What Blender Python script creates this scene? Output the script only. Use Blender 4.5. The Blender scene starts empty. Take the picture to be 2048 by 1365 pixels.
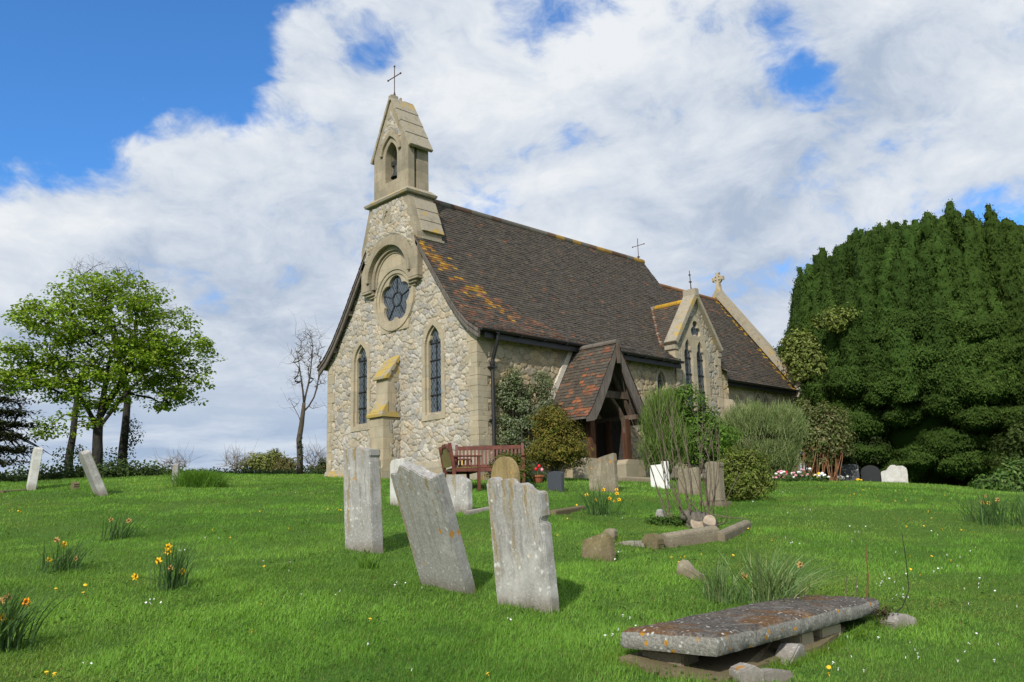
import bpy, bmesh, math, random
import numpy as np
from mathutils import Vector, Matrix
from mathutils.geometry import tessellate_polygon

rnd = random.Random(7)
RNG = np.random.default_rng(11)
SC = bpy.context.scene
COL = SC.collection
PI = math.pi

# ------------------------------------------------------------------ camera
CAM = np.array([-14.98789, -16.67060, -0.49003])
FW = np.array([0.68503034, 0.70221469, 0.19397929])
RT = np.array([0.71927133, -0.69420331, -0.02702824])
UP = np.array([-0.11568144, -0.15803891, 0.98063322])
FPX = 1754.78
cd = bpy.data.cameras.new('camera'); cam = bpy.data.objects.new('camera', cd); COL.objects.link(cam)
cd.sensor_width = 36.0; cd.lens = FPX / 2048 * 36.0
cd.clip_start = 0.1; cd.clip_end = 3000
M = Matrix(((RT[0], UP[0], -FW[0], CAM[0]), (RT[1], UP[1], -FW[1], CAM[1]), (RT[2], UP[2], -FW[2], CAM[2]), (0, 0, 0, 1)))
cam.matrix_world = M
SC.camera = cam

# ------------------------------------------------------------------ light
SUN_AZ = math.radians(207.0); SUN_EL = math.radians(37.0)
sd = bpy.data.lights.new('sun', 'SUN'); sun = bpy.data.objects.new('sun', sd); COL.objects.link(sun)
sd.energy = 4.0; sd.angle = math.radians(0.6); sd.color = (1.0, 0.945, 0.85)
sv = Vector((math.cos(SUN_AZ) * math.cos(SUN_EL), math.sin(SUN_AZ) * math.cos(SUN_EL), math.sin(SUN_EL)))
sun.rotation_euler = sv.to_track_quat('Z', 'Y').to_euler()
sun.location = (-20, -30, 30)
SC.view_settings.view_transform = 'Standard'; SC.view_settings.look = 'None'
SC.view_settings.exposure = 0.06; SC.view_settings.gamma = 1.0
SC.render.resolution_x = 1024; SC.render.resolution_y = 682
SC.cycles.max_bounces = 6; SC.cycles.diffuse_bounces = 3; SC.cycles.transparent_max_bounces = 8


def ray(px, py):
    R = FW + RT * (px - 1024) / FPX - UP * (py - 682.5) / FPX
    return R / np.linalg.norm(R)


# ------------------------------------------------------------------ node helper
class NT:
    def __init__(s, tree): s.t = tree; s.n = tree.nodes; s.l = tree.links
    def node(s, typ, **kw):
        n = s.n.new(typ)
        for k, v in kw.items(): setattr(n, k, v)
        return n
    def put(s, sock, v):
        if isinstance(v, bpy.types.NodeSocket): s.l.new(v, sock)
        elif v is not None: sock.default_value = v
    def m(s, op, a, b=None, c=None, clamp=False):
        n = s.node('ShaderNodeMath', operation=op); n.use_clamp = clamp
        s.put(n.inputs[0], a); s.put(n.inputs[1], b)
        if c is not None: s.put(n.inputs[2], c)
        return n.outputs[0]
    def vm(s, op, a, b=None, scale=None):
        n = s.node('ShaderNodeVectorMath', operation=op)
        s.put(n.inputs[0], a); s.put(n.inputs[1], b)
        if scale is not None: s.put(n.inputs['Scale'], scale)
        return n.outputs['Value'] if op in ('DISTANCE', 'DOT_PRODUCT', 'LENGTH') else n.outputs[0]
    def noise(s, vec, scale, detail=4, rough=0.55, dist=0.0, color=False):
        n = s.node('ShaderNodeTexNoise'); s.put(n.inputs['Vector'], vec)
        n.inputs['Scale'].default_value = scale; n.inputs['Detail'].default_value = detail
        n.inputs['Roughness'].default_value = rough; n.inputs['Distortion'].default_value = dist
        return n.outputs['Color' if color else 'Fac']
    def voro(s, vec, scale, feature='F1', out='Distance', rand=1.0):
        n = s.node('ShaderNodeTexVoronoi', feature=feature); s.put(n.inputs['Vector'], vec)
        n.inputs['Scale'].default_value = scale; n.inputs['Randomness'].default_value = rand
        return n.outputs[out]
    def mr(s, v, a, b, c=0.0, d=1.0, smooth=False):
        n = s.node('ShaderNodeMapRange'); n.interpolation_type = 'SMOOTHSTEP' if smooth else 'LINEAR'
        s.put(n.inputs[0], v); s.put(n.inputs[1], a); s.put(n.inputs[2], b); s.put(n.inputs[3], c); s.put(n.inputs[4], d)
        return n.outputs[0]
    def mix(s, f, a, b, mode='MIX'):
        n = s.node('ShaderNodeMix', data_type='RGBA', blend_type=mode)
        s.put(n.inputs[0], f)
        s.put(n.inputs[6], a if isinstance(a, bpy.types.NodeSocket) else (*a, 1)); s.put(n.inputs[7], b if isinstance(b, bpy.types.NodeSocket) else (*b, 1))
        return n.outputs[2]
    def scalev(s, vec, sc):
        n = s.node('ShaderNodeVectorMath', operation='MULTIPLY'); s.put(n.inputs[0], vec); n.inputs[1].default_value = sc
        return n.outputs[0]


# ------------------------------------------------------------------ world: Nishita sky with procedural cloud cover
W = bpy.data.worlds.new('World'); SC.world = W; W.use_nodes = True
t = NT(W.node_tree); t.n.clear()
out = t.node('ShaderNodeOutputWorld')
sky = t.node('ShaderNodeTexSky', sky_type='NISHITA'); sky.sun_disc = False
sky.sun_elevation = SUN_EL; sky.sun_rotation = math.atan2(sv.x, sv.y); sky.altitude = 0; sky.air_density = 1.0; sky.dust_density = 0.4; sky.ozone_density = 3.0
skc = t.mix(1.0, sky.outputs[0], (0.55, 1.05, 1.50), 'MULTIPLY')
bg1 = t.node('ShaderNodeBackground'); t.put(bg1.inputs[0], skc); bg1.inputs[1].default_value = 0.13
tc = t.node('ShaderNodeTexCoord'); D = t.vm('NORMALIZE', tc.outputs['Generated'])
sep = t.node('ShaderNodeSeparateXYZ'); t.put(sep.inputs[0], D); EZ = sep.outputs[2]
# flatter clouds towards the horizon
Df = t.scalev(D, (1, 1, 1.7))
warp = t.noise(Df, 3.0, 4, 0.55, color=True)
Dw = t.vm('ADD', Df, t.vm('SCALE', t.vm('SUBTRACT', warp, (0.5, 0.5, 0.5)), scale=0.20))
n1 = t.noise(Dw, 5.0, 12, 0.62)
warp2 = t.noise(Df, 4.2, 5, 0.6, color=True)
Dp = t.vm('NORMALIZE', t.vm('ADD', D, t.vm('SCALE', t.vm('SUBTRACT', warp2, (0.5, 0.5, 0.5)), scale=0.13)))   # ragged places for the clearings
clear = [  # px, py, radius px, weight
    (40, 40, 420, .52), (330, 30, 330, .50), (560, 40, 230, .34), (190, 250, 190, .36), (30, 260, 190, .40), (430, 150, 110, .20), (690, 70, 130, .20), (480, 250, 55, .24),
    (790, 115, 70, .27), (1010, 25, 75, .17), (1100, 40, 90, .20), (1560, 120, 110, .30), (1575, 185, 70, .17), (1470, 325, 80, .13), (2030, 440, 90, .22), (545, 455, 50, .16), (1990, 10, 60, .15)]
thick = [(300, 290, 130, .16), (250, 185, 60, .17), (420, 210, 60, .10), (640, 50, 100, .10), (80, 370, 120, .14), (580, 180, 70, .12), (930, 330, 110, .22), (340, 290, 190, .30), (530, 190, 120, .16), (650, 50, 100, .20), (1850, 250, 260, .22), (1700, 40, 130, .15), (1330, 240, 180, .15), (240, 185, 55, .26), (610, 110, 100, .22), (560, 40, 60, .14), (440, 20, 50, .12)]
low = t.mr(EZ, math.sin(math.radians(4.0)), math.sin(math.radians(11.0)), 1.0, 0.0, True)
cov = t.m('ADD', t.m('MULTIPLY_ADD', n1, 2.2, -0.37), t.m('MULTIPLY', t.mr(EZ, math.sin(math.radians(6.0)), math.sin(math.radians(17.0)), 1.0, 0.0, True), .35))
for (px, py, r, w) in clear + [(a, b, c, -d) for a, b, c, d in thick]:
    dist = t.vm('DISTANCE', Dp, tuple(ray(px, py)))
    cov = t.m('ADD', cov, t.mr(dist, r / FPX * 0.1, r / FPX * 1.1, -w, 0.0, True))
mask = t.mr(cov, 0.30, 0.72, 0, 1, True)
# cloud tone: bright tops, grey bellies, streaks low down
n2 = t.noise(t.vm('ADD', Dw, (0.3, 0, 0.07)), 3.6, 9, 0.58)
relief = t.m('SUBTRACT', n1, t.noise(t.vm('ADD', Dw, (sv.x * .03, sv.y * .03, .06)), 5.0, 12, 0.62))
n3 = t.noise(t.scalev(t.vm('ADD', D, t.vm('SCALE', t.vm('SUBTRACT', warp2, (0.5, 0.5, 0.5)), scale=0.05)), (1, 1, 6.0)), 4.0, 9, 0.6)
tone = t.m('ADD', t.mr(n2, 0.32, 0.64, 0.0, 0.95), t.m('MULTIPLY', relief, 2.2))
bright = [(300, 290, 170, .30), (80, 400, 170, .28), (950, 150, 280, .20), (1300, 130, 230, .22), (1000, 260, 220, .22), (560, 240, 150, .28), (250, 460, 240, .18), (1700, 250, 140, .12), (620, 520, 120, .20), (1560, 600, 90, .35), (1850, 250, 140, .15), (1000, 60, 160, .12),
          (480, 600, 230, -.22), (720, 560, 150, -.20), (1450, 440, 360, -.16), (1750, 380, 250, -.10), (640, 400, 130, -.15), (60, 560, 160, -.12), (1500, 20, 240, -.12), (330, 640, 140, -.2), (1450, 540, 180, -.10), (1250, 330, 200, -.12)]
for (px, py, r, w) in bright:
    dist = t.vm('DISTANCE', Dp, tuple(ray(px, py)))
    tone = t.m('ADD', tone, t.mr(dist, 0.0, r / FPX * 1.2, w, 0.0, True))
tone = t.m('ADD', t.m('MULTIPLY_ADD', tone, .46, .25), t.m('MULTIPLY', relief, 1.5))
ramp = t.node('ShaderNodeValToRGB'); t.put(ramp.inputs[0], tone)
e = ramp.color_ramp.elements
e[0].position = 0.0; e[0].color = (0.42, 0.50, 0.63, 1)
e[1].position = 1.0; e[1].color = (0.81, 0.84, 0.875, 1)
e2 = e.new(0.45); e2.color = (0.61, 0.67, 0.76, 1)
cloudc = t.mix(low, ramp.outputs[0], t.mix(t.mr(n3, .42, .64), (0.37, 0.475, 0.64), (0.70, 0.76, 0.84)))
bg2 = t.node('ShaderNodeBackground'); t.put(bg2.inputs[0], cloudc); bg2.inputs[1].default_value = 1.0
mx = t.node('ShaderNodeMixShader'); t.put(mx.inputs[0], mask); t.l.new(bg1.outputs[0], mx.inputs[1]); t.l.new(bg2.outputs[0], mx.inputs[2])
t.l.new(mx.outputs[0], out.inputs[0])


# ------------------------------------------------------------------ terrain: height as a smooth function of place
AZT = np.array([10., 16, 20, 25, 30, 39, 48, 58, 68, 76, 84])
DT = np.array([0., 5, 7.5, 10, 15, 20, 25, 30, 36, 45, 60, 100, 400])
ZT = np.array([
    [-2.09, -1.56, -1.36, -1.14, -.82, -.62, -.48, -.40, -.36, -.40, -.8, -3, -14],
    [-2.09, -1.58, -1.46, -1.18, -.76, -.50, -.34, -.25, -.22, -.30, -.7, -3, -14],
    [-2.09, -1.58, -1.47, -1.17, -.66, -.34, -.12, 0.0, .08, .05, -.3, -3, -14],
    [-2.09, -1.57, -1.46, -1.13, -.58, -.19, .06, .22, .35, .38, .1, -2.5, -14],
    [-2.09, -1.55, -1.40, -1.06, -.51, -.09, .20, .40, .52, .5, .3, -2, -14],
    [-2.09, -1.52, -1.26, -.95, -.41, .09, .45, .60, .70, .7, .5, -1.5, -14],
    [-2.09, -1.50, -1.21, -.91, -.33, .22, .58, .78, .92, .95, .7, -1, -14],
    [-2.09, -1.50, -1.20, -.91, -.34, .20, .62, .92, 1.24, 1.72, 1.9, 0, -14],
    [-2.09, -1.50, -1.20, -.91, -.36, .17, .62, 1.0, 1.34, 1.70, 1.6, 0, -14],
    [-2.09, -1.50, -1.20, -.92, -.40, .10, .50, .83, 1.0, 1.05, .7, -1, -14],
    [-2.09, -1.50, -1.20, -.92, -.43, .04, .40, .68, .8, .8, .4, -1, -14]])


def cr(i, n, fr):
    i0 = np.clip(i - 1, 0, n - 1); i1 = np.clip(i, 0, n - 1); i2 = np.clip(i + 1, 0, n - 1); i3 = np.clip(i + 2, 0, n - 1)
    a = -.5 * fr ** 3 + fr ** 2 - .5 * fr; b = 1.5 * fr ** 3 - 2.5 * fr ** 2 + 1; c = -1.5 * fr ** 3 + 2 * fr ** 2 + .5 * fr; d = .5 * fr ** 3 - .5 * fr ** 2
    return (i0, i1, i2, i3), (a, b, c, d)


def hash2(ix, iy, s=0):
    v = np.sin(ix * 127.1 + iy * 311.7 + s * 74.7) * 43758.5453
    return v - np.floor(v)


def vnoise(x, y, s=0):
    ix = np.floor(x); iy = np.floor(y); fx = x - ix; fy = y - iy
    fx = fx * fx * (3 - 2 * fx); fy = fy * fy * (3 - 2 * fy)
    return (hash2(ix, iy, s) * (1 - fx) + hash2(ix + 1, iy, s) * fx) * (1 - fy) + (hash2(ix, iy + 1, s) * (1 - fx) + hash2(ix + 1, iy + 1, s) * fx) * fy


def fbm(x, y, o=4, s=0):
    r = 0; a = .5
    for k in range(o):
        r = r + a * vnoise(x * 2 ** k, y * 2 ** k, s + k); a *= .5
    return r


def gz(x, y):
    x = np.atleast_1d(np.asarray(x, float)); y = np.atleast_1d(np.asarray(y, float))
    dx = x - CAM[0]; dy = y - CAM[1]
    d = np.clip(np.hypot(dx, dy), 0, 399.9)
    az = np.degrees(np.arctan2(dy, dx))
    az = np.where(az < -135, az + 360, az)
    az = np.clip(az, AZT[0], AZT[-1] - 1e-6)
    ia = np.clip(np.searchsorted(AZT, az, side='right') - 1, 0, len(AZT) - 2); fa = (az - AZT[ia]) / (AZT[ia + 1] - AZT[ia])
    idd = np.clip(np.searchsorted(DT, d, side='right') - 1, 0, len(DT) - 2); fd = (d - DT[idd]) / (DT[idd + 1] - DT[idd])
    A, wa = cr(ia, len(AZT), fa)
    z = 0
    for a, w in zip(A, wa):
        z = z + w * (ZT[a, idd] * (1 - fd) + ZT[a, idd + 1] * fd)
    bump = (fbm(x * .55, y * .55, 3, 3) - .44) * .11 + (vnoise(x * 2.7, y * 2.7, 9) - .5) * .035
    return z + bump * np.clip(d / 4, 0, 1) * np.clip((60 - d) / 30, 0, 1)


def at(px, py, h=0.0):
    """the place on the ground seen at a pixel of the 2048 wide photograph"""
    R = ray(px, py); dist = 3.0; hl = math.hypot(R[0], R[1])
    prev = None
    while dist < 120:
        p = CAM + R * dist
        dz = p[2] - gz(p[0], p[1])[0] - h
        if dz <= 0: break
        prev = dist; dist += .05 + dist * .004
    lo, hi = (prev or 3.0), dist
    for _ in range(25):
        mid = (lo + hi) / 2; p = CAM + R * mid
        if p[2] - gz(p[0], p[1])[0] - h > 0: lo = mid
        else: hi = mid
    return CAM + R * hi


def at_d(px, d, py=900):
    R = ray(px, py); R = R / math.hypot(R[0], R[1]); p = CAM + R * d
    return np.array([p[0], p[1], gz(p[0], p[1])[0]])


def zpix(px, py, d):
    R = ray(px, py); R = R / math.hypot(R[0], R[1])
    return CAM + R * d


def dist_of(p): return math.hypot(p[0] - CAM[0], p[1] - CAM[1])


def hash3(i, j, k, s=0):
    v = np.sin(i * 127.1 + j * 311.7 + k * 74.7 + s * 19.3) * 43758.5453
    return v - np.floor(v)


def vnoise3(P, s=0):
    I = np.floor(P); f = P - I; f = f * f * (3 - 2 * f); r = 0
    for a in (0, 1):
        for b_ in (0, 1):
            for c in (0, 1):
                w = (f[..., 0] if a else 1 - f[..., 0]) * (f[..., 1] if b_ else 1 - f[..., 1]) * (f[..., 2] if c else 1 - f[..., 2])
                r = r + w * hash3(I[..., 0] + a, I[..., 1] + b_, I[..., 2] + c, s)
    return r


def billow3(P, s=0): return 1 - np.abs(vnoise3(P, s) * 2 - 1) ** .8


# ------------------------------------------------------------------ mesh helpers
class MB:
    def __init__(s): s.v = []; s.f = []; s.c = []; s.n = 0
    def add(s, verts, faces, col=None):
        verts = np.asarray(verts, float).reshape(-1, 3)
        if isinstance(faces, np.ndarray): s.f.append(faces + s.n)
        else:
            by = {}
            for f in faces: by.setdefault(len(f), []).append(f)
            for k in by: s.f.append(np.array(by[k]) + s.n)
        s.v.append(verts); s.n += len(verts)
        if col is None: c = np.full((len(verts), 3), .5)
        else:
            c = np.asarray(col, float)
            if c.ndim == 1: c = np.tile(c, (len(verts), 1))
        s.c.append(c)
        return s
    def box(s, lo, hi, col=None):
        (x0, y0, z0), (x1, y1, z1) = lo, hi
        v = [(x0, y0, z0), (x1, y0, z0), (x1, y1, z0), (x0, y1, z0), (x0, y0, z1), (x1, y0, z1), (x1, y1, z1), (x0, y1, z1)]
        return s.add(v, [(0, 3, 2, 1), (4, 5, 6, 7), (0, 1, 5, 4), (1, 2, 6, 5), (2, 3, 7, 6), (3, 0, 4, 7)], col)
    def bar(s, a, b, w, h, up=(0, 0, 1), col=None):
        a = np.array(a, float); b = np.array(b, float); d = b - a; L = np.linalg.norm(d); d /= L
        r = np.cross(d, up); r /= np.linalg.norm(r); u = np.cross(r, d)
        v = []
        for p in (a, b):
            for i, j in ((-1, -1), (1, -1), (1, 1), (-1, 1)): v.append(p + r * i * w / 2 + u * j * h / 2)
        return s.add(v, [(3, 2, 1, 0), (4, 5, 6, 7), (0, 1, 5, 4), (1, 2, 6, 5), (2, 3, 7, 6), (3, 0, 4, 7)], col)
    def tube(s, pts, rad, n=6, col=None, cap=True):
        pts = np.asarray(pts, float); k = len(pts)
        rad = np.full(k, rad) if np.isscalar(rad) else np.asarray(rad, float)
        tg = np.gradient(pts, axis=0); tg /= np.linalg.norm(tg, axis=1)[:, None] + 1e-9
        ref = np.array([0.31, 0.87, 0.2]) if abs(tg[:, 2]).mean() > .7 else np.array([0.05, 0.02, 1.])
        a = np.cross(tg, ref); a /= np.linalg.norm(a, axis=1)[:, None] + 1e-9; b = np.cross(tg, a)
        th = np.arange(n) * 2 * PI / n
        V = pts[:, None, :] + rad[:, None, None] * (np.cos(th)[None, :, None] * a[:, None, :] + np.sin(th)[None, :, None] * b[:, None, :])
        i = np.arange(k - 1)[:, None] * n; j = np.arange(n)[None, :]; j2 = (j + 1) % n
        F = np.stack([i + j, i + j2, i + n + j2, i + n + j], -1).reshape(-1, 4)
        s.add(V.reshape(-1, 3), F, col)
        if cap:
            s.f.append(np.array([list(range(s.n - n, s.n))])); s.f.append(np.array([list(range(s.n - k * n, s.n - k * n + n))[::-1]]))
        return s
    def prism(s, loop, mp, c0, c1, holes=(), col=None):
        loops = [list(loop)] + [list(h) for h in holes]
        flat = [p for l in loops for p in l]; N = len(flat)
        tris = tessellate_polygon([[Vector((p[0], p[1], 0)) for p in l] for l in loops])
        V = [mp(a, b, c0) for a, b in flat] + [mp(a, b, c1) for a, b in flat]
        F = [tuple(tt) for tt in tris] + [tuple(N + q for q in reversed(tt)) for tt in tris]
        o = 0
        for l in loops:
            k = len(l)
            for i in range(k):
                j = (i + 1) % k; F.append((o + i, o + j, N + o + j, N + o + i))
            o += k
        return s.add(V, F, col)
    def ring(s, outer, inner, mp, c0, c1, col=None):
        n = len(outer)
        V = [mp(a, b, c0) for a, b in outer] + [mp(a, b, c0) for a, b in inner] + [mp(a, b, c1) for a, b in outer] + [mp(a, b, c1) for a, b in inner]
        F = []
        for i in range(n):
            j = (i + 1) % n
            F += [(i, j, n + j, n + i), (2 * n + j, 2 * n + i, 3 * n + i, 3 * n + j), (i, 2 * n + i, 2 * n + j, j), (n + j, 3 * n + j, 3 * n + i, n + i)]
        return s.add(V, F, col)
    def build(s, name, mat, parent=None, off=None, smooth=False, bevel=0.0, bang=35):
        V = np.concatenate(s.v) if s.v else np.zeros((0, 3)); C = np.concatenate(s.c)
        if off is not None: V = V - np.asarray(off, float)
        me = bpy.data.meshes.new(name)
        nl = sum(f.size for f in s.f); nf = sum(len(f) for f in s.f)
        me.vertices.add(len(V)); me.vertices.foreach_set('co', V.astype(np.float32).ravel())
        me.loops.add(nl); me.loops.foreach_set('vertex_index', np.concatenate([f.ravel() for f in s.f]).astype(np.int32))
        me.polygons.add(nf)
        tot = np.concatenate([np.full(len(f), f.shape[1]) for f in s.f]); st = np.concatenate([[0], np.cumsum(tot)[:-1]])
        me.polygons.foreach_set('loop_start', st.astype(np.int32)); me.polygons.foreach_set('loop_total', tot.astype(np.int32))
        at_ = me.attributes.new('tint', 'FLOAT_COLOR', 'POINT')
        at_.data.foreach_set('color', np.concatenate([C, np.ones((len(C), 1))], 1).astype(np.float32).ravel())
        me.update(calc_edges=True)
        if bevel > 0:
            bm = bmesh.new(); bm.from_mesh(me)
            bmesh.ops.remove_doubles(bm, verts=bm.verts, dist=1e-5)
            bmesh.ops.recalc_face_normals(bm, faces=bm.faces)
            ed = [e_ for e_ in bm.edges if len(e_.link_faces) == 2 and e_.calc_face_angle(0) > math.radians(bang)]
            bmesh.ops.bevel(bm, geom=ed, offset=bevel, segments=2, affect='EDGES', clamp_overlap=True)
            bm.to_mesh(me); bm.free()
        me.polygons.foreach_set('use_smooth', np.full(len(me.polygons), bool(smooth)))
        me.materials.append(mat)
        o = bpy.data.objects.new(name, me); COL.objects.link(o)
        if parent is not None: o.parent = parent
        return o


def tag(o, label, cat, group=None, kind=None):
    if label: o['label'] = label
    if cat: o['category'] = cat
    if group: o['group'] = group
    if kind: o['kind'] = kind
    return o


def thing(name, loc, label, cat, group=None, rz=0.0):
    o = bpy.data.objects.new(name, None); COL.objects.link(o); o.location = tuple(loc); o.rotation_euler = (0, 0, rz)
    o.empty_display_size = .2
    return tag(o, label, cat, group)


def solo(o, loc, label, cat, group=None, rz=0.0, rx=0.0, ry=0.0):
    o.location = tuple(loc); o.rotation_euler = (rx, ry, rz)
    return tag(o, label, cat, group)


# ------------------------------------------------------------------ materials
MATS = {}


def mat(name, fn, rough=0.85, spec=0.3):
    m = bpy.data.materials.new(name); m.use_nodes = True; MATS[name] = m
    t = NT(m.node_tree); b = t.n['Principled BSDF']; b.inputs['Roughness'].default_value = rough
    b.inputs['Specular IOR Level'].default_value = spec
    fn(t, b); return m


def oc(t): return t.node('ShaderNodeTexCoord').outputs['Object']
def wpos(t): return t.node('ShaderNodeNewGeometry').outputs['Position']
def vcol(t):
    n = t.node('ShaderNodeAttribute'); n.attribute_name = 'tint'; return n.outputs['Color']
def bump(t, b, h, strength=.5, dist=.02):
    n = t.node('ShaderNodeBump'); n.inputs['Strength'].default_value = strength; n.inputs['Distance'].default_value = dist
    t.put(n.inputs['Height'], h); t.l.new(n.outputs[0], b.inputs['Normal'])


def m_rubble(t, b):
    p = oc(t); c = vcol(t)
    n = t.noise(p, 18, 6, .65); n2 = t.noise(p, 1.1, 4, .6)
    c = t.mix(1.0, c, t.mix(t.mr(n, .3, .7), (.74, .73, .72), (1.16, 1.16, 1.15)), 'MULTIPLY')
    c = t.mix(t.mr(n2, .45, .75, 0, .45), c, t.mix(1.0, c, (1.10, .94, .70), 'MULTIPLY'))
    t.put(b.inputs['Base Color'], c)
    bump(t, b, t.m('ADD', n, t.m('MULTIPLY', t.noise(p, 60, 4, .7), .4)), .55, .02)
mat('rubble', m_rubble, .92, .15)


def m_ashlar(t, b, ca=(.36, .305, .215), cb=(.47, .415, .315), stain=.35):
    p = oc(t); n = t.noise(p, 2.2, 6, .6); n2 = t.noise(p, 26, 5, .7)
    c = t.mix(t.mr(n, .3, .7), ca, cb)
    c = t.mix(t.mr(n2, .35, .7, .25, 0), c, (.26, .22, .16))
    c = t.mix(t.mr(t.noise(t.scalev(p, (5, 5, .8)), 1.0, 4, .6), .55, .8, 0, stain), c, (.20, .18, .145))
    s3 = t.node('ShaderNodeSeparateXYZ'); t.put(s3.inputs[0], p)
    zr = t.m('DIVIDE', s3.outputs[2], .315); row = t.m('FLOOR', zr); fz = t.m('FRACT', zr)
    ar = t.m('ADD', t.m('DIVIDE', t.m('ADD', s3.outputs[0], s3.outputs[1]), .47), t.m('MULTIPLY', row, .37)); fa = t.m('FRACT', ar)
    jt = t.m('MAXIMUM', t.mr(t.m('ABSOLUTE', t.m('SUBTRACT', fz, .5)), .478, .492), t.mr(t.m('ABSOLUTE', t.m('SUBTRACT', fa, .5)), .484, .494))
    blk = t.node('ShaderNodeTexWhiteNoise', noise_dimensions='2D'); cv = t.node('ShaderNodeCombineXYZ'); t.put(cv.inputs[0], row); t.put(cv.inputs[1], t.m('FLOOR', ar)); t.put(blk.inputs['Vector'], cv.outputs[0])
    c = t.mix(1.0, c, t.mix(blk.outputs['Value'], (.86, .87, .88), (1.1, 1.07, 1.02)), 'MULTIPLY')
    c = t.mix(t.m('MULTIPLY', jt, .5), c, (.20, .165, .11))
    t.put(b.inputs['Base Color'], c); bump(t, b, t.m('SUBTRACT', n2, t.m('MULTIPLY', jt, .6)), .35, .012)
mat('ashlar', m_ashlar, .9, .15)
mat('old_ashlar', lambda t, b: m_ashlar(t, b, (.25, .215, .155), (.40, .35, .265), .8), .92, .12)


def lichen_fn(amount, colr=((.27, .235, .175), (.41, .365, .285)), scale=3.0, orange=(.50, .27, .03)):
    def fn(t, b):
        p = oc(t); n = t.noise(p, scale, 6, .62); n2 = t.noise(p, 28, 5, .7)
        c = t.mix(t.mr(n2, .3, .7), *colr)
        c = t.mix(t.mr(t.noise(p, scale * 1.7, 5, .6), .5, .72, 0, .6), c, (.17, .155, .125))
        nn = t.m('ADD', n, t.m('MULTIPLY', t.m('SUBTRACT', n2, .5), .35))
        c = t.mix(t.mr(nn, .62 - amount, .70 - amount, 0, .95), c, t.mix(t.mr(n2, .3, .65), orange, (.42, .33, .10)))
        t.put(b.inputs['Base Color'], c); bump(t, b, n2, .45, .015)
    return fn
mat('lichen_stone', lichen_fn(.06), .92, .15)
mat('lichen_cap', lichen_fn(.17, orange=(.40, .25, .05)), .92, .15)


def m_tile(t, b):
    p = oc(t); c = vcol(t); n = t.noise(p, 30, 5, .65); n2 = t.noise(p, 3, 5, .6)
    c = t.mix(1.0, c, t.mix(t.mr(n, .3, .7), (.66, .64, .62), (1.22, 1.22, 1.2)), 'MULTIPLY')
    c = t.mix(t.mr(n2, .52, .74, 0, .32), c, (.16, .135, .105))
    t.put(b.inputs['Base Color'], c); bump(t, b, n, .5, .008)
mat('roof_tile', m_tile, .78, .3)


def m_wood(base, dark, grain=(2, 30, 30)):
    def fn(t, b):
        p = oc(t); n = t.noise(t.scalev(p, grain), 1.0, 6, .65); n2 = t.noise(p, 3, 3)
        c = t.mix(t.mr(n, .32, .68), dark, base); c = t.mix(t.mr(n2, .4, .7, 0, .35), c, dark)
        t.put(b.inputs['Base Color'], c); bump(t, b, n, .5, .006)
    return fn
mat('weathered_wood', m_wood((.19, .165, .145), (.085, .07, .06), (18, 18, 2.5)), .85)
mat('oak_post', m_wood((.14, .060, .032), (.05, .024, .014), (26, 26, 2)), .8)
mat('grey_oak', m_wood((.19, .14, .105), (.08, .058, .042), (18, 18, 3)), .85)
mat('bench_wood', m_wood((.19, .055, .032), (.085, .026, .018), (9, 9, 9)), .55, .4)
mat('bench_algae', m_wood((.24, .20, .055), (.13, .105, .045), (14, 14, 3)), .8)


def flat(c, var=.25, sc=14, bmp=.3):
    def fn(t, b):
        p = oc(t); n = t.noise(p, sc, 5, .65)
        t.put(b.inputs['Base Color'], t.mix(t.mr(n, .3, .7), tuple(x * (1 - var) for x in c), tuple(x * (1 + var) for x in c)))
        bump(t, b, n, bmp, .008)
    return fn
mat('black_iron', flat((.018, .018, .02), .3, 20, .1), .45, .5)
mat('rusty_iron', flat((.075, .04, .032), .5, 22), .8)
mat('bell_bronze', flat((.035, .04, .035), .3), .5)
mat('dark_interior', flat((.05, .045, .04), .3), .9)  # on the porch boarding this dark colour stands in for shade
mat('mortar_fillet', flat((.55, .50, .42), .2), .9)
mat('slate', flat((.060, .066, .080), .15, 30, .15), .5)
mat('black_granite', flat((.022, .024, .026), .3, 60, .05), .35, .5)
mat('white_paint', flat((.78, .78, .76), .05, 12, .05), .6)
mat('white_petal', flat((.82, .82, .80), .05, 30, .05), .7)
mat('yellow_petal', flat((.80, .50, .02), .12, 30, .05), .7)
mat('orange_petal', flat((.75, .30, .015), .15, 30, .05), .7)
mat('faded_petal', flat((.42, .27, .10), .2, 30, .05), .8)
mat('pink_petal', flat((.70, .30, .36), .35, 40, .05), .7)
mat('red_petal', flat((.62, .012, .02), .2, 30, .05), .55)
mat('terracotta', flat((.30, .10, .05), .2), .85)
mat('green_plastic', flat((.02, .13, .09), .15), .4)
mat('bare_earth', flat((.13, .085, .05), .35, 9), .95)


def m_speck(t, b):
    p = oc(t); v = t.voro(p, 60)
    c = t.mix(t.mr(v, .12, .2), (.45, .45, .47), (.05, .052, .06)); c = t.mix(t.mr(t.noise(p, 9, 3), .62, .7), c, (.5, .5, .5))
    t.put(b.inputs['Base Color'], c)
mat('speckled_granite', m_speck, .4, .5)


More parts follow.
